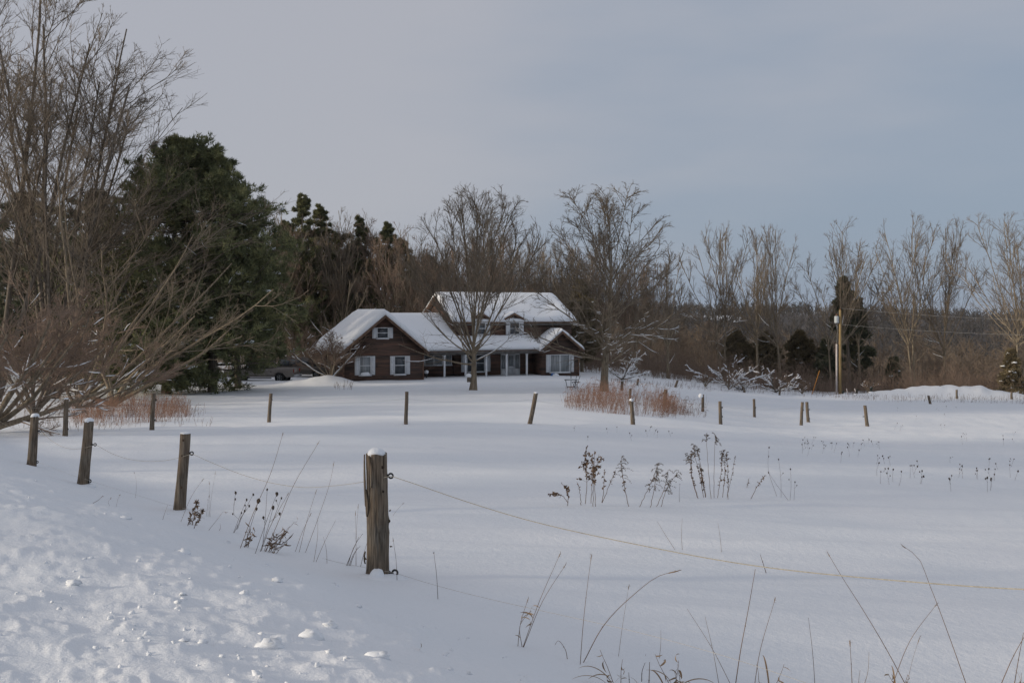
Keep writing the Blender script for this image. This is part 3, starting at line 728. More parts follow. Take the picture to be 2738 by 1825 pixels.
# trees across the road to the left, outside the frame: they shade the field
GX = 'trees across the road beyond the left edge'
for i, (x, y, s) in enumerate([(-34, 12, 1.05), (-38, 20, 1.2), (-36, 27, 1.1), (-46, 15, 1.2), (-48, 25, 1.3), (-40, 5, .9), (-58, 20, 1.3), (-30, 19, .9), (-37, -.5, .9), (-52, 6, 1.2), (-62, 12, 1.3)]):
    dup(protos[i % 3], (x, y, float(gz(x, y))), i * 1.3, s, 'bare tree across the road beyond the left edge of the view', GX)
# ---------------------------------------------------------------- house
HT = R(23.0); HAx = np.array([math.cos(HT), math.sin(HT)]); HBx = np.array([-math.sin(HT), math.cos(HT)])
HO = np.array([(344 - 512) / FPX * 79.5, 79.5, CZ - 5.45])
def hp(px, py, b):
    u = (px - 512) / FPX
    a = (u * (HO[1] + b * HBx[1]) - HO[0] - b * HBx[0]) / (HAx[0] - u * HAx[1])
    Y = HO[1] + a * HAx[1] + b * HBx[1]
    return a, CZ + (HOR - py) / FPX * Y - HO[2]
def c1(x, y): return 299.2 + .07633 * x, 276.8 + .07633 * y
def c2(x, y): return 418.9 + .0811 * x, 276.8 + .0811 * y

def siding_mat(name, base, dark, red):
    m, t, b = new_mat(name); n = t.nodes; l = t.links
    co = n.new('ShaderNodeTexCoord'); sp = n.new('ShaderNodeSeparateXYZ'); l.new(co.outputs['Object'], sp.inputs[0])
    row = n.new('ShaderNodeMath'); row.operation = 'MULTIPLY'; row.inputs[1].default_value = 1 / .19; l.new(sp.outputs['Z'], row.inputs[0])
    fl = n.new('ShaderNodeMath'); fl.operation = 'FLOOR'; l.new(row.outputs[0], fl.inputs[0])
    fr = n.new('ShaderNodeMath'); fr.operation = 'FRACT'; l.new(row.outputs[0], fr.inputs[0])
    # board ends: per-row shifted cells along the wall
    sx = n.new('ShaderNodeMath'); sx.operation = 'ADD'; l.new(sp.outputs['X'], sx.inputs[0]); l.new(sp.outputs['Y'], sx.inputs[1])
    sh = n.new('ShaderNodeMath'); sh.operation = 'MULTIPLY_ADD'; sh.inputs[1].default_value = 1.37; l.new(fl.outputs[0], sh.inputs[0]); l.new(sx.outputs[0], sh.inputs[2])
    cx = n.new('ShaderNodeMath'); cx.operation = 'MULTIPLY'; cx.inputs[1].default_value = 1 / 3.2; l.new(sh.outputs[0], cx.inputs[0])
    fx = n.new('ShaderNodeMath'); fx.operation = 'FLOOR'; l.new(cx.outputs[0], fx.inputs[0])
    cb = n.new('ShaderNodeCombineXYZ'); l.new(fl.outputs[0], cb.inputs[0]); l.new(fx.outputs[0], cb.inputs[1])
    wn = n.new('ShaderNodeTexWhiteNoise'); l.new(cb.outputs[0], wn.inputs['Vector'])
    ma = n.new('ShaderNodeMapping'); ma.inputs['Scale'].default_value = (.5, .5, 5); l.new(co.outputs['Object'], ma.inputs['Vector'])
    no = n.new('ShaderNodeTexNoise'); no.inputs['Scale'].default_value = 1.6; no.inputs['Detail'].default_value = 5; l.new(ma.outputs[0], no.inputs['Vector'])
    ad = n.new('ShaderNodeMath'); ad.operation = 'MULTIPLY_ADD'; ad.inputs[1].default_value = .38; l.new(wn.outputs['Value'], ad.inputs[0]); l.new(no.outputs['Fac'], ad.inputs[2])
    rp = n.new('ShaderNodeValToRGB'); e = rp.color_ramp.elements
    e[0].position = .42; e[0].color = (*dark, 1); e[1].position = .98; e[1].color = (*red, 1); x = e.new(.68); x.color = (*base, 1)
    l.new(ad.outputs[0], rp.inputs[0])
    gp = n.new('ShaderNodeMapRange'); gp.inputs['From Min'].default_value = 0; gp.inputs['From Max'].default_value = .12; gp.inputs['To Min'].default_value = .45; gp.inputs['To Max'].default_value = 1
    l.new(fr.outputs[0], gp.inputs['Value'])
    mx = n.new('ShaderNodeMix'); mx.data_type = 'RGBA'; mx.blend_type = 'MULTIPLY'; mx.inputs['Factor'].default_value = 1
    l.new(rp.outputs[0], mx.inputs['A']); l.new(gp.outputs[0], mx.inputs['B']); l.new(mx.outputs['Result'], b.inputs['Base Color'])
    bp = n.new('ShaderNodeBump'); bp.inputs['Strength'].default_value = .6; bp.inputs['Distance'].default_value = .02; l.new(fr.outputs[0], bp.inputs['Height']); l.new(bp.outputs[0], b.inputs['Normal'])
    b.inputs['Roughness'].default_value = .8
    return m
M['siding'] = siding_mat('cedar_siding', (.085, .050, .035), (.030, .021, .017), (.15, .078, .052))
M['trim'] = noise_mat('white_trim', (.62, .64, .66), (.76, .77, .78), 2.0, rough=.55)
M['fascia'] = noise_mat('grey_fascia', (.09, .085, .08), (.17, .16, .15), 3, (1, 1, 1))
M['brown_trim'] = noise_mat('brown_trim', (.10, .06, .042), (.19, .12, .085), 3, (1, 1, 1))
M['glass'] = noise_mat('window_glass', (.035, .042, .05), (.075, .085, .095), 1.2, rough=.08, spec=.6)
M['curtain'] = noise_mat('curtained_glass', (.20, .22, .23), (.33, .345, .35), 1.5, (5, 5, .5), rough=.2, spec=.5)
M['shutter'] = noise_mat('white_shutter', (.60, .62, .645), (.70, .715, .73), 3.0, rough=.6)
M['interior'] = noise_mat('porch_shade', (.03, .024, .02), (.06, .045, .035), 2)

house = thing('house', 'brown wood-sided house with snow-covered roofs and white shutters', 'house', HO, HT)
def hpart(name, buf, mat, parent=house, smooth=False, label=None): return part(name, buf, M[mat], parent, smooth, label)

def slab(buf, c, th):     # roof slab: 4 corners, thickness straight down
    c = [np.asarray(p, float) for p in c]
    buf.hexa([p - Z * th for p in c] + list(c))
def snow_sheet(c, T, edges, nu=26, nv=18, seed=0, soft=.75, up0=.006, ridge=0.12):
    """snow blanket over a quad c00,c10,c11,c01 (u along eave, v up slope). edges: 4 flags (v0,v1,u0,u1) rounded-off"""
    c00, c10, c11, c01 = [np.asarray(p, float) for p in c]
    rng = np.random.RandomState(seed)
    u = np.linspace(0, 1, nu); v = np.linspace(0, 1, nv)
    u = u - .0; U, V = np.meshgrid(.5 - .5 * np.cos(np.pi * u), .5 - .5 * np.cos(np.pi * v), indexing='ij')
    P = ((1 - U) * (1 - V))[..., None] * c00 + (U * (1 - V))[..., None] * c10 + (U * V)[..., None] * c11 + ((1 - U) * V)[..., None] * c01
    lu = np.linalg.norm(c10 - c00) * .5 + np.linalg.norm(c11 - c01) * .5; lv = np.linalg.norm(c01 - c00) * .5 + np.linalg.norm(c11 - c10) * .5
    def rnd(d): q = np.clip(d / soft, 0, 1); return np.sqrt(np.clip(1 - (1 - q) ** 2, 0, 1))
    t = np.full(U.shape, T)
    if edges[0]: t = t * (.50 + .50 * rnd(V * lv * 2.6))
    if edges[1]: t = t * (.05 + .95 * rnd((1 - V) * lv))
    else: t = t - ridge * np.exp(-((1 - V) * lv / .45) ** 2)
    if edges[2]: t = t * (.38 + .62 * rnd(U * lu * 2.0))
    if edges[3]: t = t * (.38 + .62 * rnd((1 - U) * lu * 2.0))
    t = t * (1 + .40 * fbm(U * lu * .45 + seed, V * lv * .45, 3) * (1 if edges[1] else 1 - np.exp(-((1 - V) * lv / .9) ** 2)))
    top = P + Z * (up0 + t)[..., None]; bot = P + Z * up0 * .5
    n = nu * nv; idx = np.arange(n).reshape(nu, nv)
    q = np.stack([idx[:-1, :-1], idx[1:, :-1], idx[1:, 1:], idx[:-1, 1:]], -1).reshape(-1, 4)
    ring = np.concatenate([idx[:-1, 0], idx[-1, :-1], idx[::-1, -1][:-1], idx[0, ::-1][:-1]])
    nr = np.roll(ring, -1)
    b = Buf(); b.add(np.vstack([top.reshape(-1, 3), bot.reshape(-1, 3)]), np.vstack([q, np.stack([ring, ring + n, nr + n, nr], -1), q[:, ::-1] + n]))
    return b

# dimensions read off the photograph
WR = hp(423, 378, 0)[0]; WC = WR / 2; WD = 8.6
OV = .42; FO = .38
zA = hp(383.4, 314.5, -FO)[1]; zE = hp(428.2, 351.6, -FO)[1]
WP = (zA - zE) / (WR + OV - WC)                    # wing pitch
BE = 1.9                                           # porch eave line (b)
MB = 4.1                                           # main front wall (b)
aE0 = WR + .02; aE1, zPE = hp(539.5, 349.0, BE)
aM0, zMr_ = hp(452.5, 322, MB - .35); aM1 = hp(576.5, 321, MB - .35)[0]
zME = hp(515, 321.4, MB - .35)[1]
MRb = MB + 4.6; zMR = hp(490, 295.0, MRb)[1]
zCR = zA - .12                                     # connector ridge height
zPW = hp(500, 336.5, MB)[1]                        # porch roof meets main wall
CP = (zPW - zPE) / (MB - BE)                       # porch pitch
CRb = BE + (zCR - zPE) / CP
GB = 1.95                                          # right front gable wall plane
gL, _ = hp(542.5, 370, GB); gR, _ = hp(579.0, 370, GB); gC, zG = hp(561, 330.5, GB - .35); gC = (gL + gR) / 2 if abs(gC - (gL + gR) / 2) < .4 else gC
zGE = hp(538, 350.3, GB - .35)[1]; GOV = .38; GPc = (zG - zGE) / (gC - (gL - GOV))
MBK = MRb + (MRb - MB)                             # main back wall
ZF = -1.2                                          # foundation depth

# walls
w = Buf()
w.prism([(0, ZF), (WR, ZF), (WR, zA - WP * (WR - WC) - .02), (WC, zA - .10), (0, zA - WP * WC - .02)], 1, 0, WD); hpart('wall', w, 'siding', label='brown horizontal siding of the gabled wing')
w = Buf(); mp_ = (zMR - zME) / (MRb - MB + .35)
w.prism([(MB, ZF), (MB, zME + .05), (MRb, zMR - .16), (MBK, zME + .05), (MBK, ZF)], 0, aM0 + .35, aM1 - .35); hpart('wall', w, 'siding', label='brown siding of the two-storey main block')
w = Buf(); w.prism([(MB + .25, ZF), (MB + .25, zPW - .1), (CRb, zCR - .2), (CRb + 3, zPE), (CRb + 3, ZF)], 0, WR - .05, aM0 + .45); hpart('wall', w, 'siding', label='recessed wall behind the porch')
w = Buf(); w.prism([(gL, ZF), (gR, ZF), (gR, zG - GPc * (gR - gC) - .05), (gC, zG - .08), (gL, zG - GPc * (gC - gL) - .05)], 1, GB, MB + .1); hpart('wall', w, 'siding', label='siding of the small front gable at the porch end')
# corner boards
for (a, b, z1) in ((WR + .003, -.02, zA - WP * (WR - WC) - .1), (-.05, -.02, zA - WP * WC - .1), (gR - .06, GB - .02, zG - GPc * (gR - gC) - .12)):
    q = Buf(); q.box(a - .04, a + .08, b, b + .1, ZF, z1); hpart('corner_board', q, 'brown_trim')

def roof(parts_c, th, sn, nm, mat='brown_trim'):
    r = Buf()
    for c in parts_c: slab(r, c, th)
    o = hpart('roof', r, mat, label=nm)
    for (c, T, ed, sd) in sn:
        part('snow_cover', snow_sheet(c, T, ed, seed=sd), M['snow_load'], o, True)
    return o
# wing roof
b0, b1 = -FO, WD + .3
Lq = [(-OV, b1, zE), (-OV, b0, zE), (WC, b0, zA), (WC, b1, zA)]
Rq = [(WR + OV, b0, zE), (WR + OV, b1, zE), (WC, b1, zA), (WC, b0, zA)]
roof([Lq, Rq], .16, [(Lq, .60, (1, 0, 1, 1), 1), (Rq, .60, (1, 0, 1, 1), 2)], 'steep snow-covered roof of the gabled wing')
# rake trim on the wing front
q = Buf()
for sgn in (-1, 1):
    e = (WC + sgn * (WC + OV + .0), b0 - .012); z0_ = zE - .02
    q.hexa([(WC, b0 - .03, zA - .26), (e[0], b0 - .03, zE - .26), (e[0], b0 - .004, zE - .26), (WC, b0 - .004, zA - .26),
            (WC, b0 - .03, zA - .01), (e[0], b0 - .03, zE - .01), (e[0], b0 - .004, zE - .01), (WC, b0 - .004, zA - .01)])
hpart('rake_board', q, 'brown_trim')
# porch and connector roof in one plane
Pq = [(aE0, BE, zPE), (aM0 + .30, BE, zPE), (aM0 + .30, CRb, zCR), (WC, CRb, zCR)]
Cq = [(aM0 + .30, BE, zPE), (aE1, BE, zPE), (aE1, MB + .02, zPW), (aM0 + .30, MB + .02, zPW)]
Bq = [(aM0 + .3, CRb + 4.2, zCR - 2.9), (WC, CRb + 4.2, zCR - 2.9), (WC, CRb, zCR), (aM0 + .3, CRb, zCR)]
roof([Pq, Cq, Bq], .14, [(Pq, .40, (1, 0, 0, 0), 3), (Cq, .36, (1, 1, 0, 0), 4), (Bq, .36, (1, 0, 1, 1), 5)], 'snow-covered porch roof joining wing and main block')
q = Buf(); q.box(aE0 + .45, aE1, BE - .04, BE + .14, zPE - .34, zPE - .145); hpart('fascia', q, 'fascia')
q = Buf(); q.box(aE0 + .45, aE1 - .1, BE - .16, BE - .045, zPE - .20, zPE - .08); hpart('gutter', q, 'fascia')
# main roof
mO = .35
Fq = [(aM0, MB - mO, zME), (aM1, MB - mO, zME), (aM1, MRb, zMR), (aM0, MRb, zMR)]
Kq = [(aM1, MBK + mO, zME), (aM0, MBK + mO, zME), (aM0, MRb, zMR), (aM1, MRb, zMR)]
roof([Fq, Kq], .16, [(Fq, .42, (1, 0, 1, 1), 6), (Kq, .34, (1, 0, 1, 1), 7)], 'upper snow-covered roof of the main block')
q = Buf(); q.box(aM0 + .02, aM1 - .02, MB - mO - .04, MB - mO + .08, zME - .30, zME - .165); hpart('fascia', q, 'fascia')
q = Buf()   # gable rake of the main block
q.hexa([(aM0 - .03, MB - mO, zME - .30), (aM0 - .03, MRb, zMR - .30), (aM0 - .004, MRb, zMR - .30), (aM0 - .004, MB - mO, zME - .30),
        (aM0 - .03, MB - mO, zME - .02), (aM0 - .03, MRb, zMR - .02), (aM0 - .004, MRb, zMR - .02), (aM0 - .004, MB - mO, zME - .02)])
q.hexa([(aM0 - .03, MRb, zMR - .30), (aM0 - .03, MBK + mO, zME - .30), (aM0 - .004, MBK + mO, zME - .30), (aM0 - .004, MRb, zMR - .30),
        (aM0 - .03, MRb, zMR - .02), (aM0 - .03, MBK + mO, zME - .02), (aM0 - .004, MBK + mO, zME - .02), (aM0 - .004, MRb, zMR - .02)])
hpart('rake_board', q, 'brown_trim')
# right front gable roof
g0, g1 = GB - .35, MB + .02
zGl = zG - GPc * (gC - gL + GOV); zGr = zG - GPc * (gR + GOV - gC)
GLq = [(gL - GOV, g1, zGl), (gL - GOV, g0, zGl), (gC, g0, zG), (gC, g1, zG)]
GRq = [(gR + GOV, g0, zGr), (gR + GOV, g1, zGr), (gC, g1, zG), (gC, g0, zG)]
roof([GLq, GRq], .14, [(GLq, .36, (1, 0, 0, 1), 8), (GRq, .34, (1, 0, 1, 0), 9)], 'snow-covered roof of the small front gable')
q = Buf()
for e, ze in ((gL - GOV, zGl), (gR + GOV, zGr)):
    q.hexa([(gC, g0 - .03, zG - .24), (e, g0 - .03, ze - .24), (e, g0 - .004, ze - .24), (gC, g0 - .004, zG - .24),
            (gC, g0 - .03, zG - .01), (e, g0 - .03, ze - .01), (e, g0 - .004, ze - .01), (gC, g0 - .004, zG - .01)])
hpart('rake_board', q, 'brown_trim')

# windows
def window(x0, x1, y0, y1, b, sh=None, bars=1, cols=1, glass='glass', cfun=c1, extra=None):
    """x0..x1,y0..y1 : pane edges in enlarged-photo units; sh: (outer left, outer right) shutters"""
    a0, zt = hp(*cfun(x0, y0), b); a1, zb = hp(*cfun(x1, y1), b)
    if a1 < a0: a0, a1 = a1, a0
    p = Buf(); p.box(a0, a1, b - .035, b - .02, zb, zt); wn = hpart('window', p, glass)
    f = Buf(); k = .06
    f.box(a0 - k, a0, b - .075, b - .004, zb - k, zt + k); f.box(a1, a1 + k, b - .075, b - .004, zb - k, zt + k)
    f.box(a0, a1, b - .073, b - .004, zt, zt + k); f.box(a0, a1, b - .073, b - .004, zb - k, zb)
    hpart('frame', f, 'trim', wn)
    for i in range(bars):
        z = zb + (zt - zb) * (i + 1) / (bars + 1); f = Buf(); f.box(a0 + .001, a1 - .001, b - .060, b - .036, z - .028, z + .028); hpart('sash_bar', f, 'trim', wn)
    for i in range(cols - 1):
        x = a0 + (a1 - a0) * (i + 1) / cols; f = Buf(); f.box(x - .05, x + .05, b - .068, b - .0365, zb + .001, zt - .001); hpart('mullion', f, 'trim', wn)
    f = Buf(); f.box(a0 - k - .04, a1 + k + .04, b - .13, b - .003, zb - k - .075, zb - k - .003); hpart('sill', f, 'trim', wn)
    if sh:
        for (o0, o1) in ((hp(*cfun(sh[0], y0), b)[0], a0 - k - .004), (a1 + k + .004, hp(*cfun(sh[1], y0), b)[0])):
            if o1 - o0 < .08: continue
            s = Buf(); s.box(o0, o1, b - .05, b - .004, zb - k, zt + k)
            n = 9
            for j in range(n):
                zz = zb + (zt - zb) * (j + .5) / n; hh = (zt - zb) / n * .36
                s.hexa([(o0 + .05, b - .062, zz - hh), (o1 - .05, b - .062, zz - hh), (o1 - .05, b - .0505, zz - hh), (o0 + .05, b - .0505, zz - hh),
                        (o0 + .05, b - .053, zz + hh), (o1 - .05, b - .053, zz + hh), (o1 - .05, b - .0505, zz + hh), (o0 + .05, b - .0505, zz + hh)])
            hpart('shutter', s, 'shutter', wn)
    return wn, a0, a1, zb, zt
wA = window(795, 930, 1045, 1270, 0, (727, 993), 1, 1, 'curtain')
window(1252, 1382, 1042, 1262, 0, (1190, 1450), 1)
window(1024, 1158, 668, 790, 0, (957, 1227), 1)
# drift of snow lying on the first window's sill
s_ = Buf(); rs_ = np.random.RandomState(3); s_.blob(((wA[1] + wA[2]) / 2, -.10, wA[3] + .03), np.array([(wA[2] - wA[1]) * .5, .06, .16]), rs_, 10, 6, .06); part('snow_drift', s_, M['snow_load'], wA[0], True)
# two-storey block: dormers with window
def dormer(xc, xl, xr, yap, yev, wx0, wx1, wy0, wy1, sh):
    bF = MB - mO - .10
    ac, za = hp(*c2(xc, yap), bF); al, ze = hp(*c2(xl, yev), bF); ar, _ = hp(*c2(xr, yev), bF)
    zb_ = hp(*c2(xc, 735), bF)[1]
    hw = (ar - al) / 2; al, ar = ac - hw, ac + hw; pit = (za - ze) / hw
    bB = MRb - .3
    w = Buf(); w.prism([(al + .12, zb_), (ar - .12, zb_), (ar - .12, ze + .02), (ac, za - .1), (al + .12, ze + .02)], 1, bF + .12, bB); hpart('dormer_wall', w, 'siding')
    lq = [(al, bB, ze), (al, bF, ze), (ac, bF, za), (ac, bB, za)]; rq = [(ar, bF, ze), (ar, bB, ze), (ac, bB, za), (ac, bF, za)]
    r = Buf(); slab(r, lq, .1); slab(r, rq, .1); o = hpart('dormer_roof', r, 'brown_trim')
    for i, c in enumerate((lq, rq)): part('snow_cover', snow_sheet(c, .20, (1, 0, 1, 1), 8, 14, 31 + i, .25, ridge=.05), M['snow_load'], o, True)
    q = Buf()
    for e in (al, ar):
        q.hexa([(ac, bF - .03, za - .2), (e, bF - .03, ze - .2), (e, bF - .004, ze - .2), (ac, bF - .004, za - .2), (ac, bF - .03, za - .01), (e, bF - .03, ze - .01), (e, bF - .004, ze - .01), (ac, bF - .004, za - .01)])
    hpart('rake_board', q, 'brown_trim', o)
    window(wx0, wx1, wy0, wy1, bF + .12, sh, 1, 1, 'glass', c2)
dormer(1178, 1065, 1300, 440, 505, 1122, 1232, 562, 700, (1072, 1290))
dormer(768, 655, 880, 432, 502, 705, 812, 565, 700, (655, 876))
# ground floor behind the porch
window(75, 395, 962, 1070, MB + .22, (40, 402), 0, 3, 'curtain', c2)
window(600, 800, 962, 1155, MB, (520, 880), 1, 2, 'glass', c2)
window(1622, 1850, 962, 1160, GB, (1567, 1908), 0, 2, 'curtain', c2)
# front door with sidelights
def frontdoor():
    b = MB; a0, zt = hp(*c2(1085, 945), b); a1, zb = hp(*c2(1178, 1225), b); l0 = hp(*c2(1008, 945), b)[0]; r1 = hp(*c2(1243, 945), b)[0]
    p = Buf(); p.box(a0, a1, b - .06, b - .02, zb, zt); d = hpart('door', p, 'trim')
    f = Buf(); f.box(a0 + .14, a1 - .14, b - .068, b - .0605, zb + .95, zt - .16); hpart('pane', f, 'curtain', d)
    f = Buf(); f.box(a0 + .14, a1 - .14, b - .072, b - .0605, zb + .15, zb + .80); hpart('panel', f, 'shutter', d)
    f = Buf(); f.tubes([(a1 - .09, b - .12, zb + .95), (a1 - .09, b - .06, zb + .95)], [.03, .03], 8, True); hpart('handle', f, 'fascia', d)
    f = Buf()
    for (u0, u1) in ((l0, a0 - .003), (a1 + .003, r1)):
        f.box(u0, u1, b - .07, b - .01, zb, zb + .75); f.box(u0, u0 + .06, b - .07, b - .01, zb + .752, zt); f.box(u1 - .06, u1, b - .07, b - .01, zb + .752, zt); f.box(u0 + .062, u1 - .062, b - .07, b - .01, zt - .08, zt)
    f.box(l0, r1, b - .09, b - .01, zt + .003, zt + .12); hpart('frame', f, 'trim', d)
    for (u0, u1) in ((l0, a0), (a1, r1)):
        f = Buf(); f.box(u0 + .065, u1 - .065, b - .04, b - .02, zb + .76, zt - .085); hpart('sidelight', f, 'curtain', d)
frontdoor()
# porch deck and posts
q = Buf(); q.box(WR + .05, gL - .02, BE - .05, MB - .02, ZF, hp(*c2(700, 1222), BE)[1] - .28); hpart('porch_deck', q, 'fascia')
for x in (315, 575, 830, 1080, 1330):
    a, z0_ = hp(*c2(x, 1225), BE + .05); q = Buf(); q.box(a - .075, a + .075, BE + .0, BE + .13, z0_ - .8, zPE - .345); q.box(a - .10, a + .10, BE - .02, BE + .15, zPE - .46, zPE - .35); hpart('porch_post', q, 'trim')
# side door opening in the wing's left wall with weathered frame
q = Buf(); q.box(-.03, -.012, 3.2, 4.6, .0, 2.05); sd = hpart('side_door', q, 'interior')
q = Buf(); q.box(-.09, -.005, 3.0, 3.2, -.3, 2.06); q.box(-.09, -.005, 4.6, 4.8, -.3, 2.06); q.box(-.10, -.005, 2.95, 4.85, 2.062, 2.25); hpart('frame', q, 'bark_pale', sd)
q = Buf(); q.box(-.03, -.012, 5.6, 6.4, .8, 1.9); wd_ = hpart('window', q, 'glass'); q = Buf(); q.box(-.07, -.004, 5.5, 5.598, .7, 2.0); q.box(-.07, -.004, 6.402, 6.5, .7, 2.0); q.box(-.068, -.004, 5.6, 6.4, 1.902, 2.0); q.box(-.068, -.004, 5.6, 6.4, .7, .798); hpart('frame', q, 'bark_pale', wd_)
# chimney-free ridge vent flashing strip under the snow is hidden; gable vent board catches light
a_, z_ = aM0 + .33, zME + 1.0
q = Buf(); q.box(a_, a_ + .018, MRb - 1.5, MRb + .6, z_, z_ + .14); hpart('gable_board', q, 'siding')

def hw(a, b, z):     # house-local to world
    return np.array([HO[0] + a * HAx[0] + b * HBx[0], HO[1] + a * HAx[1] + b * HBx[1], HO[2] + z])
# ---------------------------------------------------------------- small things by the house
M['black_metal'] = noise_mat('black_metal', (.012, .013, .014), (.03, .03, .03), 8, rough=.5, spec=.4)
M['plastic_black'] = noise_mat('black_plastic', (.010, .010, .011), (.022, .022, .022), 8, rough=.45, spec=.5)
M['blue_tarp'] = noise_mat('blue_tarp', (.03, .12, .35), (.05, .19, .48), 3, rough=.45)
M['old_wood'] = noise_mat('weathered_wood', (.10, .085, .068), (.22, .18, .14), 5, (6, 6, .8), bump=.6, bscale=9)
def lantern(px, py, lab, Yoff=0):
    p = G(px, py); t = thing('garden_lantern', lab, 'lantern', p)
    b = Buf(); b.tubes([(0, 0, -.2), (0, 0, .18)], [.05, .05], 8, True); part('post', b, M['black_metal'], t)
    b = Buf(); b.box(-.13, .13, -.13, .13, .182, .38); part('lamp_housing', b, M['black_metal'], t)
    b = Buf(); b.blob((0, 0, .50), np.array([.20, .20, .17]), np.random.RandomState(4), 10, 6, .05); part('snow_cap', b, M['snow_load'], t, True)
lantern(426.4, 377.6, 'snow-capped lantern beside the wing corner and porch')
def tarp():
    p = hw((gL + gR) / 2 - 1.0, GB - .6, 0); p[2] = HO[2] + hp(*c2(1620, 1232), GB - .6)[1]
    t = thing('covered_bin', 'blue tarp-covered bin half buried under the porch-end window', 'bin', p, HT)
    b = Buf(); b.blob((0, 0, .05), np.array([.34, .26, .30]), np.random.RandomState(8), 10, 7, .08); part('tarp', b, M['blue_tarp'], t, True)
    b = Buf(); b.blob((.12, -.08, .14), np.array([.36, .28, .20]), np.random.RandomState(9), 10, 6, .06); part('snow_cap', b, M['snow_load'], t, True)
tarp()
def birdhouse_on_maple():
    p = on(473, 67.5); t = thing('birdhouse', 'snow-capped wooden birdhouse fixed to the maple trunk', 'birdhouse', p + np.array([-.28, -.1, 0.75]))
    b = Buf(); b.prism([(-.12, -.18), (.12, -.18), (.12, .10), (0, .22), (-.12, .10)], 1, -.12, .12); part('box', b, M['old_wood'], t)
    b = Buf(); b.tubes([(0, -.128, .0), (0, -.119, .0)], [.035, .035], 10, True); part('entrance_hole', b, M['black_metal'], t)
    b = Buf(); b.blob((0, 0, .26), np.array([.20, .18, .16]), np.random.RandomState(2), 10, 6, .06); part('snow_cap', b, M['snow_load'], t, True)
birdhouse_on_maple()
def patio_table():
    p = G(571, 388.8); p = on(571, 70.5); t = thing('patio_table', 'black metal table with umbrella pole left of the broad lawn tree', 'table', p)
    b = Buf(); b.box(-.46, .46, -.3, .3, .60, .625); part('table_top', b, M['black_metal'], t)
    for sx in (-1, 1):
        for sy in (-1, 1):
            b = Buf(); b.tubes([(sx * .38, sy * .24, .60), (sx * .32, sy * .22, .3), (sx * .27, sy * .2, .02), (sx * .32, sy * .22, -.3)], [.015, .014, .014, .014], 6); part('leg', b, M['black_metal'], t)
    b = Buf(); b.tubes([(-.28, -.2, .12), (.28, -.2, .12)], [.016, .016], 5); b.tubes([(-.28, .2, .12), (.28, .2, .12)], [.016, .016], 5); part('stretcher', b, M['black_metal'], t)
    b = Buf(); b.tubes([(0, 0, -.2), (0, 0, 2.35)], [.022, .020], 7, True); part('umbrella_pole', b, M['black_metal'], t)
    b = Buf(); b.blob((0, 0, .64), np.array([.42, .27, .06]), np.random.RandomState(6), 14, 6, .08); part('snow_cap', b, M['snow_load'], t, True)
    t2 = thing('garden_chair', 'thin black folding chair behind the metal table', 'chair', on(577.5, 71.2), .5)
    b = Buf(); b.tubes([(-.2, 0, -.2), (.22, 0, .85)], [.018, .018], 5); b.tubes([(-.2, .42, -.2), (.22, .42, .85)], [.018, .018], 5); part('back_frame', b, M['black_metal'], t2)
    b = Buf(); b.box(-.22, .2, 0, .42, .40, .43); part('seat', b, M['black_metal'], t2)
    b = Buf(); b.tubes([(.2, 0, -.2), (-.2, 0, .42)], [.016, .016], 5); b.tubes([(.2, .42, -.2), (-.2, .42, .42)], [.016, .016], 5); part('leg_frame', b, M['black_metal'], t2)
patio_table()
# ---------------------------------------------------------------- vehicles
M['truck_paint'] = noise_mat('truck_paint', (.17, .15, .135), (.22, .195, .175), 1.2, rough=.35, spec=.5)
M['suv_paint'] = noise_mat('dark_paint', (.055, .047, .04), (.085, .072, .06), 1.2, rough=.3, spec=.5)
M['tyre'] = noise_mat('tyre_rubber', (.012, .012, .012), (.03, .03, .03), 6, rough=.9)
M['rim'] = noise_mat('alloy_rim', (.18, .19, .20), (.34, .35, .36), 6, rough=.35)
M['chrome'] = noise_mat('chrome', (.45, .46, .48), (.62, .63, .65), 3, rough=.2)
M['tail_red'] = noise_mat('tail_lamp', (.20, .03, .02), (.33, .06, .03), 6, rough=.25)
M['head_clear'] = noise_mat('head_lamp', (.45, .45, .44), (.6, .6, .6), 6, rough=.15)
def arc_profile(pts, wheels, r, zb):
    """lower outline with wheel arches cut in; pts: upper outline front to rear (x,z)"""
    low = []
    for wx in sorted(wheels, reverse=True):
        for a in np.linspace(0, np.pi, 9): low.append((wx + r * math.cos(a), max(zb, zb - .02 + r * math.sin(a))))
    return pts + low
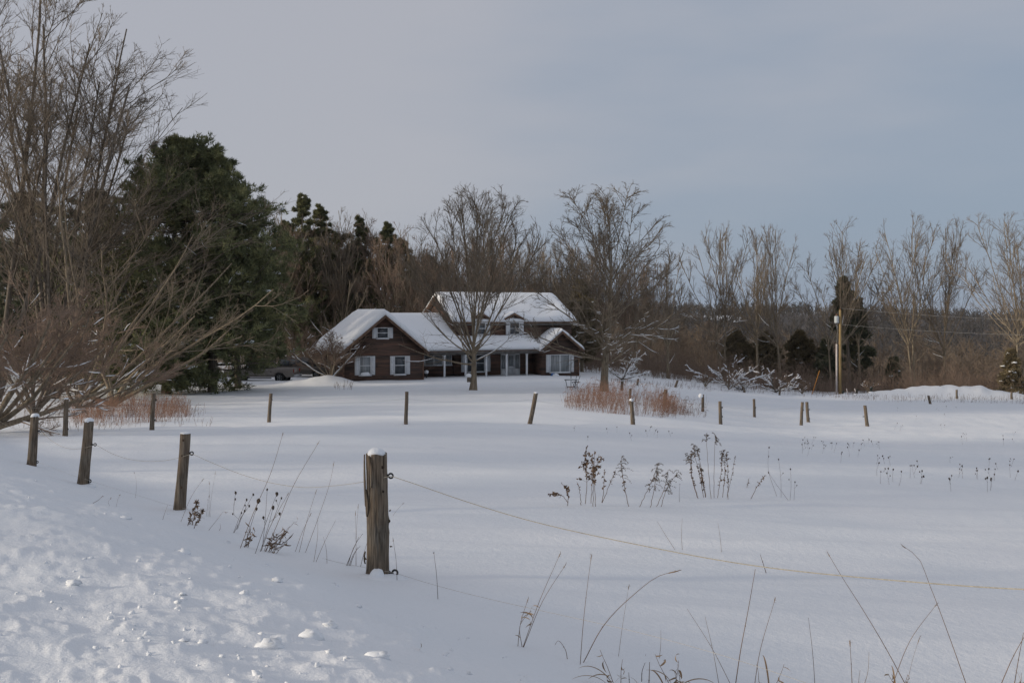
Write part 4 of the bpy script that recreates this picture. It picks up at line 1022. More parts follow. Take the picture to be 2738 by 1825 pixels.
def vehicle(name, label, cat, loc, rz, prof_body, prof_glass, wheels, wr, wid, paint, zb, side_windows, extras):
    t = thing(name, label, cat, loc, rz)
    # body: vertical strips so that the arches stay open
    b = Buf()
    x0 = min(p[0] for p in prof_body); x1 = max(p[0] for p in prof_body)
    xs = sorted(set(list(np.linspace(x0, x1, 60)) + [p[0] for p in prof_body]))
    ux, uz = zip(*prof_body)
    def low(x):
        z = zb
        for wx in wheels:
            d = abs(x - wx); rr_ = wr * 1.28
            if d < rr_: z = max(z, wr * .95 + math.sqrt(rr_ ** 2 - d * d) - .05)
        return z
    for xa, xb in zip(xs[:-1], xs[1:]):
        za, zb2 = np.interp(xa, ux, uz), np.interp(xb, ux, uz); la, lb = low(xa), low(xb); la, lb = min(la, za - .03), min(lb, zb2 - .03)
        def wof(z): return wid / 2 * (1 - .10 * max(0, (z - .95)))
        b.hexa([(xa, -wid / 2, la), (xb, -wid / 2, lb), (xb, wid / 2, lb), (xa, wid / 2, la), (xa, -wof(za), za), (xb, -wof(zb2), zb2), (xb, wof(zb2), zb2), (xa, wof(za), za)])
    part('body', b, M[paint], t)
    b = Buf(); gx, gz_ = zip(*prof_glass); n = len(prof_glass)
    for i in range(n - 1):
        (xa, za), (xb, zb2) = prof_glass[i], prof_glass[i + 1]
    b.prism(prof_glass, 1, -wid / 2 * .86, wid / 2 * .86); part('cab', b, M[paint], t)
    for (xa, xb, za, zb2, sl0, sl1) in side_windows:
        for sgn in (-1, 1):
            y = sgn * wid / 2 * .862; y2 = sgn * wid / 2 * .868
            q = Buf(); q.hexa([(xa, min(y, y2), za), (xb, min(y, y2), za), (xb, max(y, y2), za), (xa, max(y, y2), za), (xa + sl0, min(y, y2), zb2), (xb + sl1, min(y, y2), zb2), (xb + sl1, max(y, y2), zb2), (xa + sl0, max(y, y2), zb2)])
            part('window', q, M['glass'], t)
    for wx in wheels:
        for sgn in (-1, 1):
            y = sgn * (wid / 2 - .13)
            q = Buf(); pr = [(-.12, wr * .62), (-.12, wr * .93), (-.08, wr), (.08, wr), (.12, wr * .93), (.12, wr * .62)]
            A = np.linspace(0, 2 * np.pi, 25)[:-1]; v = np.array([[(wx + r_ * math.cos(a), y + yy, wr + r_ * math.sin(a)) for (yy, r_) in pr] for a in A])
            ii = np.arange(24 * 6).reshape(24, 6); jj = np.roll(ii, -1, 0)
            q.add(v.reshape(-1, 3), np.stack([ii[:, :-1], jj[:, :-1], jj[:, 1:], ii[:, 1:]], -1).reshape(-1, 4)); wh = part('wheel', q, M['tyre'], t, True)
            q = Buf(); q.tubes([(wx, y - sgn * .05, wr), (wx, y + sgn * .07, wr)], [wr * .62, wr * .62], 20, True)
            part('rim', q, M['rim'], wh)
            q = Buf()
            for a in np.arange(6) * np.pi / 3: q.tubes([(wx + wr * .15 * math.cos(a), y + sgn * .085, wr + wr * .15 * math.sin(a)), (wx + wr * .55 * math.cos(a), y + sgn * .078, wr + wr * .55 * math.sin(a))], [wr * .07, wr * .09], 5, True)
            part('spokes', q, M['tyre'], wh)
    for (nm, x0_, x1_, y0_, y1_, z0_, z1_, mt) in extras:
        q = Buf(); q.box(x0_, x1_, y0_, y1_, z0_, z1_); part(nm, q, M[mt], t)
    return t
tp_ = on(262, 81.5); tp_[2] -= .10
vehicle('pickup_truck', 'grey-brown pickup truck half hidden behind the big pine', 'pickup', tp_, R(-4),
        [(-2.85, .72), (-2.8, .98), (-1.35, 1.12), (-1.3, 1.13), (1.0, 1.13), (1.02, 1.13), (2.85, 1.12), (2.9, .7)],
        [(-1.35, 1.08), (-.75, 1.78), (.0, 1.86), (.85, 1.83), (1.02, 1.08)], [-1.82, 1.75], .40, 1.98, 'truck_paint', .45,
        [(-1.0, -.1, 1.16, 1.70, .42, 0), (.0, .85, 1.16, 1.70, 0, -.05)],
        [('tail_light', 2.80, 2.915, -.96, -.80, .80, 1.08, 'tail_red'), ('tail_light', 2.80, 2.915, .80, .96, .80, 1.08, 'tail_red'), ('bumper', 2.88, 3.05, -.95, .95, .46, .64, 'chrome'), ('bumper', -3.0, -2.83, -.97, .97, .42, .66, 'chrome'),
         ('headlight', -2.87, -2.80, -.95, -.70, .74, .93, 'head_clear'), ('headlight', -2.87, -2.80, .70, .95, .74, .93, 'head_clear'), ('mirror', -.95, -.80, -1.16, -.93, 1.15, 1.38, 'chrome'), ('door_handle', .62, .78, -1.012, -.975, .98, 1.02, 'chrome'), ('fuel_door', 1.0, 1.14, -1.006, -.98, .86, 1.0, 'truck_paint'), ('running_board', -1.2, 1.1, -1.04, -.96, .34, .42, 'tyre')])
sp_ = on(304, 86.5); sp_[2] -= .10
vehicle('parked_suv', 'dark brown vehicle parked behind the pickup next to the wing', 'car', sp_, R(-6),
        [(-2.25, .62), (-2.22, 1.02), (-2.0, 1.06), (1.0, 1.08), (1.2, 1.02), (2.15, .90), (2.25, .6)],
        [(-2.18, 1.03), (-1.95, 1.72), (-.2, 1.80), (.35, 1.74), (1.15, 1.02)], [-1.38, 1.38], .36, 1.86, 'suv_paint', .36,
        [(-1.9, -1.05, 1.10, 1.62, .12, 0), (-.95, -.1, 1.10, 1.64, 0, 0), (.0, .85, 1.10, 1.64, 0, -.48)],
        [('tail_light', -2.28, -2.2, -.9, -.7, .8, 1.02, 'tail_red'), ('tail_light', -2.28, -2.2, .7, .9, .8, 1.02, 'tail_red'), ('headlight', 2.16, 2.26, -.88, -.62, .68, .84, 'head_clear'), ('headlight', 2.16, 2.26, .62, .88, .68, .84, 'head_clear'), ('bumper', 2.2, 2.34, -.9, .9, .38, .60, 'suv_paint'), ('mirror', .70, .85, -1.05, -.87, 1.06, 1.24, 'suv_paint')])
# ---------------------------------------------------------------- utility pole
M['pole_wood'] = noise_mat('pole_wood', (.24, .165, .075), (.38, .275, .13), 2, (5, 5, .4), bump=.3, bscale=8)
M['transformer'] = noise_mat('transformer_grey', (.42, .46, .47), (.55, .58, .59), 3, rough=.4)
M['conduit'] = noise_mat('conduit', (.50, .44, .41), (.62, .56, .52), 3, rough=.6)
M['wire'] = noise_mat('wire_grey', (.20, .19, .18), (.30, .29, .27), 3, rough=.5)
M['ceramic'] = noise_mat('ceramic', (.16, .08, .05), (.28, .16, .10), 3, rough=.3)
def utility():
    Y = 99.5; p = PXY(840, 393.5, Y); p[2] = gz(p[0], p[1]); t = thing('utility_pole', 'wooden utility pole with grey transformer at the wood edge', 'utility pole', p)
    H = CZ + (HOR - 309.5) / FPX * Y - p[2]
    b = Buf(); b.tubes([(0, 0, -.5), (.0, 0, H * .5), (.02, 0, H)], [.155, .14, .115], 12, True); part('pole', b, M['pole_wood'], t, True)
    zt = CZ + (HOR - 322.5) / FPX * Y - p[2]; z1 = CZ + (HOR - 315.6) / FPX * Y - p[2]
    b = Buf(); b.tubes([(-.36, -.06, zt), (-.36, -.06, zt + .06), (-.36, -.06, z1 - .05), (-.36, -.06, z1)], [.20, .22, .22, .17], 14, True); tr = part('transformer', b, M['transformer'], t, True)
    b = Buf(); b.tubes([(-.36, -.06, z1), (-.36, -.06, z1 + .12), (-.34, -.06, z1 + .22)], [.05, .07, .03], 8, True); part('bushing', b, M['ceramic'], tr)
    b = Buf(); b.box(-.2, -.1, -.08, .06, zt + .1, zt + .18); b.box(-.2, -.1, -.08, .06, z1 - .2, z1 - .12); part('bracket', b, M['black_metal'], tr)
    b = Buf(); b.tubes([(0.02, 0, H), (.02, 0, H + .18)], [.04, .06], 8, True); part('insulator', b, M['ceramic'], t)
    b = Buf(); b.tubes([(-.33, -.06, z1 + .2), (-.2, 0, H - .2), (0, 0, H)], [.012, .012, .012], 4); part('jumper_wire', b, M['wire'], t)
    zc = CZ + (HOR - 343.6) / FPX * Y - p[2]
    b = Buf(); b.tubes([(-.36, -.06, -.3), (-.36, -.06, zc)], [.085, .085], 10, True); part('conduit', b, M['conduit'], t)
    b = Buf(); b.tubes([(-.34, -.06, zc), (-.26, -.04, zt - .5), (-.3, -.05, zt)], [.02, .02, .02], 4); part('riser_cable', b, M['wire'], t)
    # spans running off to the right
    for (z0_, pyE, lab, nm) in ((H + .17, 320.5, 'upper wire running right from the utility pole', 'power_wire'), (CZ + (HOR - 324.0) / FPX * Y - p[2], 335, 'lower wire running right from the utility pole', 'power_wire')):
        A = np.array([p[0] + .1, p[1], p[2] + z0_]); B = PXY(1120, pyE, 92.0); u = np.linspace(0, 1, 20)[:, None]
        q = A * (1 - u) + B * u; q[:, 2] -= .35 * 4 * (u * (1 - u))[:, 0]
        b = Buf(); b.tubes(q, np.full(20, .016), 4); o = link(nm, b.mesh(nm, M['wire'])); tag(o, lab, 'wire')
utility()
M['orange'] = noise_mat('orange_marker', (.50, .20, .04), (.62, .27, .06), 3, rough=.5)
def stake(px, py, tx, ty, Y, r, mat, name, lab, cat='stake'):
    p = on(px, Y); q = PXY(tx, ty, Y); t = thing(name, lab, cat, p); d = q - p
    b = Buf(); b.tubes([tuple(-d * .08), tuple(d * .5), tuple(d)], [r, r, r * .9], 7, True); part('shaft', b, M[mat], t)
    return t, d
t_, d_ = stake(812, 392, 819.5, 370, 97, .035, 'orange', 'driveway_marker', 'leaning orange driveway marker left of the utility pole', 'marker')
stake(848, 393, 846.5, 388, 97, .05, 'conduit', 'fence_stake', 'short pale stake right of the utility pole foot'); stake(857, 393, 854.5, 388, 97.5, .055, 'conduit', 'fence_stake', 'taller pale stake beside the dark weeds, right of the pole')
# ---------------------------------------------------------------- fence posts
def post_mat():
    m, t, b = new_mat('cedar_post'); n = t.nodes; l = t.links
    co = n.new('ShaderNodeTexCoord'); ma = n.new('ShaderNodeMapping'); ma.inputs['Scale'].default_value = (14, 14, .9); l.new(co.outputs['Object'], ma.inputs['Vector'])
    no = n.new('ShaderNodeTexNoise'); no.inputs['Scale'].default_value = 3.2; no.inputs['Detail'].default_value = 7; no.inputs['Roughness'].default_value = .62; no.inputs['Distortion'].default_value = .4; l.new(ma.outputs[0], no.inputs['Vector'])
    n2 = n.new('ShaderNodeTexNoise'); n2.inputs['Scale'].default_value = 3.0; n2.inputs['Detail'].default_value = 3; l.new(co.outputs['Object'], n2.inputs['Vector'])
    rp = n.new('ShaderNodeValToRGB'); e = rp.color_ramp.elements
    e[0].position = .30; e[0].color = (.038, .031, .025, 1); e[1].position = .74; e[1].color = (.34, .295, .24, 1)
    x = e.new(.46); x.color = (.145, .120, .096, 1); x = e.new(.60); x.color = (.235, .20, .162, 1)
    l.new(no.outputs['Fac'], rp.inputs[0])
    r2 = n.new('ShaderNodeValToRGB'); e = r2.color_ramp.elements; e[0].position = .35; e[0].color = (.78, .80, .80, 1); e[1].position = .7; e[1].color = (1.02, .90, .78, 1)
    l.new(n2.outputs['Fac'], r2.inputs[0])
    mx = n.new('ShaderNodeMix'); mx.data_type = 'RGBA'; mx.blend_type = 'MULTIPLY'; mx.inputs['Factor'].default_value = 1; l.new(rp.outputs[0], mx.inputs['A']); l.new(r2.outputs[0], mx.inputs['B']); l.new(mx.outputs['Result'], b.inputs['Base Color'])
    bp = n.new('ShaderNodeBump'); bp.inputs['Strength'].default_value = .9; bp.inputs['Distance'].default_value = .012; l.new(no.outputs['Fac'], bp.inputs['Height']); l.new(bp.outputs[0], b.inputs['Normal'])
    b.inputs['Roughness'].default_value = .9; b.inputs['Specular IOR Level'].default_value = .15
    return m
M['post'] = post_mat()
M['knot'] = noise_mat('knot', (.03, .022, .016), (.09, .06, .04), 20)
M['rope'] = noise_mat('fence_rope', (.30, .28, .235), (.44, .41, .345), 60, rough=.8)
M['thin_wire'] = noise_mat('fence_wire', (.40, .38, .34), (.52, .50, .46), 20, rough=.6)
def post_mesh(H, r, lean, seed, sides=20, rows=16, flare=.12, rough=.05, tap=.9):
    rng = np.random.RandomState(seed)
    a = np.arange(sides) * 2 * np.pi / sides; zf = np.linspace(-.18, 1, rows)
    A, Zf = np.meshgrid(a, zf, indexing='xy')
    fib = fbm(np.cos(A) * 2.6 + seed, np.sin(A) * 2.6 + Zf * .35 + seed * 3.1, 3)
    low = fbm(np.cos(A) * .8 + seed * 2, np.sin(A) * .8 + Zf * 2.2, 2)
    rr = r * (tap + (1 - tap) * (1 - Zf)) * (1 + flare * np.exp(-np.clip(Zf, 0, 1) * 9)) * (1 + rough * fib * 2 + rough * low * 1.6)
    cx = lean[0] * Zf + .01 * np.sin(Zf * 5 + seed) * H * .4; cy = lean[1] * Zf
    v = np.stack([cx + rr * np.cos(A), cy + rr * np.sin(A), Zf * H + rng.normal(0, .0, A.shape)], -1)
    idx = np.arange(rows * sides).reshape(rows, sides); nx = np.roll(idx, -1, 1)
    q = np.stack([idx[:-1], nx[:-1], nx[1:], idx[1:]], -1).reshape(-1, 4)
    b = Buf(); c = np.array([[lean[0], lean[1], H * 1.004]]); base = rows * sides
    t = np.stack([np.full(sides, base), idx[-1], nx[-1]], -1)
    b.add(np.vstack([v.reshape(-1, 3), c]), q, t)
    return b
def ring(buf, c, R_, r, nrm_=(0, 1, 0), n=14, m=6):
    w = nrm(np.array(nrm_, float)); u = nrm(np.cross(w, [0, 0, 1.])); v = np.cross(w, u)
    a = np.linspace(0, 2 * np.pi, n + 1)
    buf.tubes(np.array([np.asarray(c) + R_ * (math.cos(x) * u + math.sin(x) * v) for x in a]), np.full(n + 1, r), m)
def fence_post(bx, by, tx, ty, wpx, lab, seed, ins=(), cap=0., group='fence posts round the snowy field', mound=0., sides=12, rows=9, knots=(), mat='post', Y=None):
    p = G(bx, by) if Y is None else on(bx, Y); Y = p[1]; top = PXY(tx, ty, Y); H = top[2] - p[2]; r = wpx / FPX * Y / 2
    t = thing('fence_post', lab, 'fence post', p, 0, group)
    lean = (top[0] - p[0], np.random.RandomState(seed).uniform(-.03, .03) * H)
    part('post', post_mesh(H, r, lean, seed, sides, rows), M[mat], t, True)
    for (ix, iy, sz) in ins:
        q = PXY(ix, iy, Y) - p; f = q[2] / H; cx = lean[0] * f; sgn = 1 if q[0] > cx else -1
        b = Buf(); R_ = sz / FPX * Y; ring(b, (q[0], lean[1] * f, q[2]), R_, R_ * .36, (.15, 1, 0))
        b.tubes([(cx + sgn * r * .6, lean[1] * f, q[2]), (q[0] - sgn * R_, lean[1] * f, q[2])], [R_ * .45, R_ * .38], 7, True)
        b.tubes([(cx + sgn * r * .98, lean[1] * f, q[2]), (cx + sgn * r * 1.18, lean[1] * f, q[2])], [R_ * .75, R_ * .72], 9, True)
        part('insulator', b, M['plastic_black'], t, True)
    for (kx, ky, kr) in knots:
        q = PXY(kx, ky, Y - r) - p; b = Buf(); f = q[2] / H; R_ = kr / FPX * Y
        yy = lean[1] * f - math.sqrt(max(0, (r * 1.02) ** 2 - (q[0] - lean[0] * f) ** 2))
        ring(b, (q[0], yy, q[2]), R_, R_ * .45, (0, 1, 0), 10, 5); b.blob((q[0], yy + R_ * .3, q[2]), np.array([R_, R_ * .5, R_ * 1.2]), np.random.RandomState(3), 8, 5, .1); part('knot', b, M['knot'], t, True)
    if cap:
        b = Buf(); rs = np.random.RandomState(seed); b.blob((lean[0], lean[1], H + r * .05), np.array([r * .92, r * .92, cap * .8]), rs, 12, 8, .09); part('snow_cap', b, M['snow_load'], t, True)
    if mound:
        b = Buf(); rs = np.random.RandomState(seed + 1)
        b.blob((0, -.02, -.03), np.array([r * 2.5, r * 2.2, mound]), rs, 18, 10, .04); part('snow_mound', b, M['snow_load'], t, True)
    return t, p, H, r

def main_post():
    p = G(378.5, 576); Y = p[1]; top = PXY(376.4, 453.5, Y); H = top[2] - p[2]; r = 10.6 / FPX * Y
    t = thing('fence_post', 'weathered split cedar post in the foreground, topped with snow', 'fence post', p, 0, 'fence posts round the snowy field')
    sides, rows = 72, 110
    a = np.arange(sides) * 2 * np.pi / sides; zf = np.linspace(-.15, 1, rows); A, Zf = np.meshgrid(a, zf, indexing='xy')
    zz = np.clip(Zf, 0, 1)
    fib = fbm(np.cos(A) * 7, np.sin(A) * 7 + Zf * .9, 4, .6); low = fbm(np.cos(A) * 1.1 + 4, np.sin(A) * 1.1 + Zf * 2.4, 3)
    lumps = fbm(np.cos(A) * 2.2 + 9, np.sin(A) * 2.2 + Zf * 5.5, 2)
    rr = r * (.97 + .07 * (1 - zz)) * (1 + .055 * fib + .055 * low + .05 * lumps)
    # flare at the foot, mostly to the left, and a burl on the right
    rr *= 1 + .22 * np.exp(-zz * 13) * (.45 + .55 * np.cos(A - np.pi))
    rr *= 1 + .10 * np.exp(-((Zf - .46) / .03) ** 2 - ((np.cos(A - .05) - 1) / .25) ** 2) + .05 * np.exp(-((Zf - .36) / .03) ** 2 - ((np.cos(A - .1) - 1) / .3) ** 2)
    # deep split down the left front of the upper half
    cA = 4.05 + .10 * np.sin(Zf * 9) ; wS = .13 * np.clip((Zf - .55) / .35, 0, 1) + .0001
    rr *= 1 - .34 * np.exp(-(((A - cA) + np.pi) % (2 * np.pi) - np.pi) ** 2 / wS ** 2) * (Zf > .55)
    cB = 4.75; rr *= 1 - .10 * np.exp(-(((A - cB - .12 * np.sin(Zf * 7)) + np.pi) % (2 * np.pi) - np.pi) ** 2 / .05 ** 2)
    lean = (top[0] - p[0], .0)
    cx = lean[0] * Zf; v = np.stack([cx + rr * np.cos(A), rr * np.sin(A), Zf * H + (Zf > .995) * .012 * np.sin(A * 3)], -1)
    idx = np.arange(rows * sides).reshape(rows, sides); nx = np.roll(idx, -1, 1)
    q = np.stack([idx[:-1], nx[:-1], nx[1:], idx[1:]], -1).reshape(-1, 4)
    b = Buf(); b.add(np.vstack([v.reshape(-1, 3), [[lean[0], 0, H]]]), q, np.stack([np.full(sides, rows * sides), idx[-1], nx[-1]], -1))
    part('post', b, M['post'], t, True)
    # strips of loose bark on the left side
    rs = np.random.RandomState(12)
    for (z0_, z1_, ang, off, w) in ((.58, 1.0, 3.45, 1.06, .020), (.50, .72, 3.75, 1.05, .016), (.10, .20, 3.0, 1.22, .012), (.74, .99, 4.3, 1.03, .012)):
        n = 9; zz_ = np.linspace(z0_, z1_, n) * H; w_ = w * np.sin(np.linspace(.15, np.pi - .25, n)) + .004
        rad = r * off * (1 + .05 * np.sin(np.linspace(0, 3, n)))
        an = ang + .10 * np.sin(np.linspace(0, 4, n)); c = np.stack([lean[0] * zz_ / H + rad * np.cos(an), rad * np.sin(an), zz_], -1)
        tg = np.stack([-np.sin(an), np.cos(an), 0 * an], -1); no = np.stack([np.cos(an), np.sin(an), 0 * an], -1)
        v = np.stack([c - tg * w_[:, None], c + tg * w_[:, None], c + tg * w_[:, None] + no * .010, c - tg * w_[:, None] + no * .012], 1).reshape(-1, 3)
        ii = np.arange(4 * n).reshape(n, 4); jj = np.roll(ii, -1, 1)
        qq = np.stack([ii[:-1], jj[:-1], jj[1:], ii[1:]], -1).reshape(-1, 4); b = Buf(); b.add(v, np.vstack([qq, ii[0][None], ii[-1][None, ::-1]])); part('bark_strip', b, M['post'], t, True)
    # knots
    for (kx, ky, kr) in ((383.5, 465.5, 1.1), (384.0, 489.5, .9), (369.3, 506, .9), (389.0, 520, 1.2)):
        qp = PXY(kx, ky, Y) - p; yy = -math.sqrt(max(.0004, (r * 1.0) ** 2 - (qp[0] - lean[0] * qp[2] / H) ** 2)); R_ = kr / FPX * Y
        b = Buf(); ring(b, (qp[0], yy, qp[2]), R_, R_ * .5, (0, 1, 0), 12, 6); b.blob((qp[0], yy + R_ * .3, qp[2]), np.array([R_, R_ * .5, R_ * 1.3]), rs, 8, 5, .1); part('knot', b, M['knot'], t, True)
    # broken twig stubs
    for (sx, sy, ex, ey) in ((366, 559, 363.5, 555), (390, 546, 392.5, 546), (389.5, 510.5, 391, 509)):
        A_ = PXY(sx, sy, Y) - p; B_ = PXY(ex, ey, Y) - p; b = Buf(); b.tubes([tuple(A_), tuple((A_ + B_) / 2 + [0, 0, .004]), tuple(B_)], [.009, .007, .003], 6); part('stub', b, M['post'], t)
    for (ix, iy, sz) in ((390.8, 475.2, 2.3), (395.0, 572.0, 2.7)):
        qp = PXY(ix, iy, Y) - p; R_ = sz / FPX * Y; b = Buf(); ring(b, tuple(qp), R_, R_ * .40, (.25, 1, 0), 20, 8)
        b.tubes([(r * .6, 0, qp[2]), (qp[0] - R_ * .9, 0, qp[2])], [R_ * .42, R_ * .42], 8, True)
        b.tubes([(r * .99 + lean[0] * qp[2] / H, 0, qp[2]), (r * 1.12 + lean[0] * qp[2] / H, 0, qp[2])], [R_ * .8, R_ * .75], 10, True); part('insulator', b, M['plastic_black'], t, True)
    b = Buf(); n, m = 18, 8
    b.blob((lean[0] - .003, 0, H + .004), np.array([r * .84, r * .84, .062]), rs, 20, 10, .05); part('snow_cap', b, M['snow_load'], t, True)
    b = Buf(); b.blob((.0, -r * 1.15, .0), np.array([.085, .09, .115]), rs, 16, 10, .05); b.blob((-.02, -r * 1.0, -.05), np.array([.36, .30, .10]), rs, 24, 10, .04)
    part('snow_mound', b, M['snow_load'], t, True)
    return p, H, r
F1, F1H, F1r = main_post()
_t, F2, F2H, F2r = fence_post(179.6, 510.3, 184.8, 433.2, 11.2, 'second near post, with one round knot hole near its top', 61, [(191.4, 453, 1.7)], .02, mound=.05, sides=28, rows=30, knots=((182.8, 440, .8), (181.5, 455.5, .6), (181, 487, .9)))
_t, F3, F3H, F3r = fence_post(82.9, 484.6, 89.8, 420.3, 10.2, 'leaning snow-capped post, third along the near fence', 62, [(95.6, 443.9, 1.3), (89.6, 480.4, 1.6)], .07, mound=.06, sides=24, rows=26, knots=((88.5, 447, .6),))
_t, F4, F4H, F4r = fence_post(31.4, 465.0, 34.9, 415.6, 8.6, 'snow-capped near-fence post closest to the left edge', 63, [(40.4, 430.3, 1.1), (37.3, 461.4, 1.1)], .07, sides=20, rows=22)
FAR = [
    (65, 436.7, 66, 398.6, 4.8, 'pale post with a knob low down, in front of the left reed patch', .05, ((67.6, 428.5, .8),)),
    (151.7, 429.7, 154, 392.9, 4.6, 'grey post at the right part of the left reed patch', 0, ((156.3, 399.5, .8), (155.3, 419.5, .8))),
    (269, 421.5, 271, 392.9, 3.6, 'lone far-fence post below the pickup', 0, ((271.6, 399, .6),)),
    (406, 423.2, 406.7, 391.2, 3.8, 'lone straight post below the wing windows', 0, ()),
    (530, 422.8, 536, 392.5, 4.6, 'tilted post with a snow dab left of the brown reeds', .05, ()),
    (633, 425, 631.3, 400, 4.4, 'snow-topped post in front of the brown reeds', .10, ((634.2, 419, .6),)),
    (720.6, 423.2, 720, 400.8, 3.5, 'straight knobby post right of the reeds', 0, ((722.2, 407, .6), (722.2, 416, .6))),
    (801, 424.5, 802.6, 401.6, 3.2, 'left one of the close pair of posts', 0, ((803.5, 409.5, .5),)),
    (808.2, 422.2, 806.6, 401.4, 3.2, 'right one of the close pair of posts', 0, ((809.2, 409, .5), (809.4, 418, .5))),
    (867.4, 426.3, 864.9, 405, 3.6, 'left-leaning post, last of the far fence to the right', 0, ((863.2, 416, .5),)),
    (754.5, 416.7, 754, 398.5, 2.8, 'lone post set back between reeds and post pair', 0, ((755.6, 407, .5),)),
    (702.8, 410.6, 702.8, 394.0, 3.0, 'post with a snow lump on its left shoulder', 0, ()),
    (664.4, 405, 665.7, 389.0, 4.0, 'thick knotty post at the back right of the reeds', 0, ((663.5, 392.5, .7),)),
    (629.6, 403, 630.2, 388.0, 2.6, 'thin post sticking up behind the middle of the reeds', 0, ()),
    (621.7, 391, 622.2, 380.3, 3.0, 'short post just right of the broad tree trunk', .05, ()),
    (637.3, 388.8, 638.3, 378.2, 2.2, 'thin dark post in the orchard right of the broad tree', 0, ()),
    (675.2, 391.0, 677.6, 379.7, 2.6, 'slanting post in the orchard, left of the shrub', 0, ()),
    (744.5, 393.4, 743.2, 386.0, 2.2, 'short post under the wide snow-laden apple tree', 0, ()),
    (779.4, 394.6, 780.2, 387.6, 1.9, 'short thin post under the small snow-laden apple tree', 0, ()),
    (930.2, 404, 928.4, 395, 2.6, 'short orange-brown post leaning left of the snow mound', 0, ()),
    (956.8, 397.6, 956.6, 389.2, 2.2, 'short post in front of the snow mound', 0, ()),
    (1011.6, 399.2, 1011.4, 391, 2.2, 'short post at the right edge, right of the snow mound', 0, ()),
]
farp = {}
for i, (bx, by, tx, ty, w, lab, cap, ins) in enumerate(FAR):
    Yf = {14: 71.5, 15: 82, 16: 84, 17: 88, 18: 90, 19: 80, 20: 90, 21: 90}.get(i)
    r_ = fence_post(bx, by, tx, ty, w, lab, 70 + i, [(a, b_, c) for a, b_, c in ins], cap, sides=12, rows=10, Y=Yf); farp[i] = r_
# snow lump on that shoulder
b = Buf(); p_ = farp[11][1]; b.blob((-.11, 0, farp[11][2] * .93), np.array([.15, .13, .14]), np.random.RandomState(5), 10, 7, .06); part('snow_cap', b, M['snow_load'], farp[11][0], True)

# ---------------------------------------------------------------- ropes and wires
def on_line(px, py, A, B):
    """point on the vertical plane through ground points A and B seen at px,py"""
    u = (px - 512) / FPX; dx, dy = B[0] - A[0], B[1] - A[1]
    s = (u * A[1] - A[0]) / (dx - u * dy)
    Y = A[1] + s * dy; return PXY(px, py, Y)
def smooth_path(pts, n=40):
    pts = np.array(pts); t = np.concatenate([[0], np.cumsum(np.linalg.norm(np.diff(pts, axis=0), axis=1))]); tt = np.linspace(0, t[-1], n)
    # Catmull-Rom through the points
    out_ = np.empty((n, 3)); m = np.gradient(pts, t, axis=0)
    for j, x in enumerate(tt):
        i = min(np.searchsorted(t, x, side='right') - 1, len(t) - 2); h = t[i + 1] - t[i]; s = (x - t[i]) / h
        out_[j] = (2 * s ** 3 - 3 * s ** 2 + 1) * pts[i] + (s ** 3 - 2 * s ** 2 + s) * h * m[i] + (-2 * s ** 3 + 3 * s ** 2) * pts[i + 1] + (s ** 3 - s ** 2) * h * m[i + 1]
    return out_
FN = F1 + np.array([.715, -1.0, 0]) * (F1[1] - 4.2)           # next post, just outside the frame
FN[2] = gz(FN[0], FN[1])
rp_ = Buf()
segs = [[(F1, FN), [(391.6, 475.6), (413.6, 482.9), (468, 501.5), (522.5, 518), (631, 542.6), (762, 566), (892.6, 579.5), (1024, 588.6), (1075, 590.5)], .0036],
        [(F2, F1), [(192.0, 453.3), (215, 463.5), (245, 475), (275, 483), (304.8, 486.8), (335, 485), (365.8, 480.8), (391, 475.4)], .0028],
        [(F3, F2), [(96.2, 444.3), (112, 453), (130, 458.8), (147.8, 460.7), (177, 457.7), (191.8, 453.1)], .0028],
        [(F4, F3), [(41, 430.6), (52, 440.5), (67, 447.6), (81.8, 447.9), (95.8, 444)], .0028]]
for (A, B), pp, r in segs:
    q = smooth_path([on_line(x, y, A, B) for x, y in pp], 60); rp_.tubes(q, np.full(60, r), 6)
F5 = F4 + (F4 - F3) * 1.1; q = np.linspace(0, 1, 12)[:, None]; A_ = PXY(40.4, 430.3, F4[1]); B_ = A_ + (F4 - F3) * 1.1; pth = A_ * (1 - q) + B_ * q; pth[:, 2] -= .4 * (q * (1 - q))[:, 0]; rp_.tubes(pth, np.full(12, .0028), 5)
o = link('fence_rope', rp_.mesh('fence_rope', M['rope'], True)); tag(o, 'sagging tan electric rope strung along the near posts', 'rope')
wr_ = Buf()
for (A, B), pp in [((F1, FN), [(395.6, 572.4), (430, 583), (479, 595.8), (560, 614), (640, 632), (740, 660), (812, 684), (860, 700)]),
                   ((F2, F1), [(186, 508), (215, 523), (255, 538), (300, 551), (340, 562), (366, 567), (394, 572)]),
                   ((F3, F2), [(90, 480.4), (115, 488), (145, 497), (170, 504.5), (186, 508)]), ((F4, F3), [(37.6, 461.5), (50, 466), (70, 474), (90, 480)])]:
    q = smooth_path([on_line(x, y, A, B) for x, y in pp], 50); wr_.tubes(q, np.full(50, .0016), 4)
o = link('fence_wire', wr_.mesh('fence_wire', M['thin_wire'], True)); tag(o, 'thin lower wire of the near fence just above the snow', 'wire')
wf_ = Buf()
hh = [farp[i][1] + np.array([0, 0, farp[i][2] * .78]) for i in (0, 1, 2, 3, 4, 5, 6, 7, 9)]; hh = [hh[0] + np.array([-8, .5, .2])] + hh
for a_, b_ in zip(hh[:-1], hh[1:]):
    q = np.linspace(0, 1, 14)[:, None]; pth = a_ * (1 - q) + b_ * q; pth[:, 2] -= .55 * (q * (1 - q))[:, 0]; wf_.tubes(pth, np.full(14, .0028), 4)
o = link('far_fence_wire', wf_.mesh('far_fence_wire', M['thin_wire'], True)); tag(o, 'thin wire along the far posts across the field', 'wire')

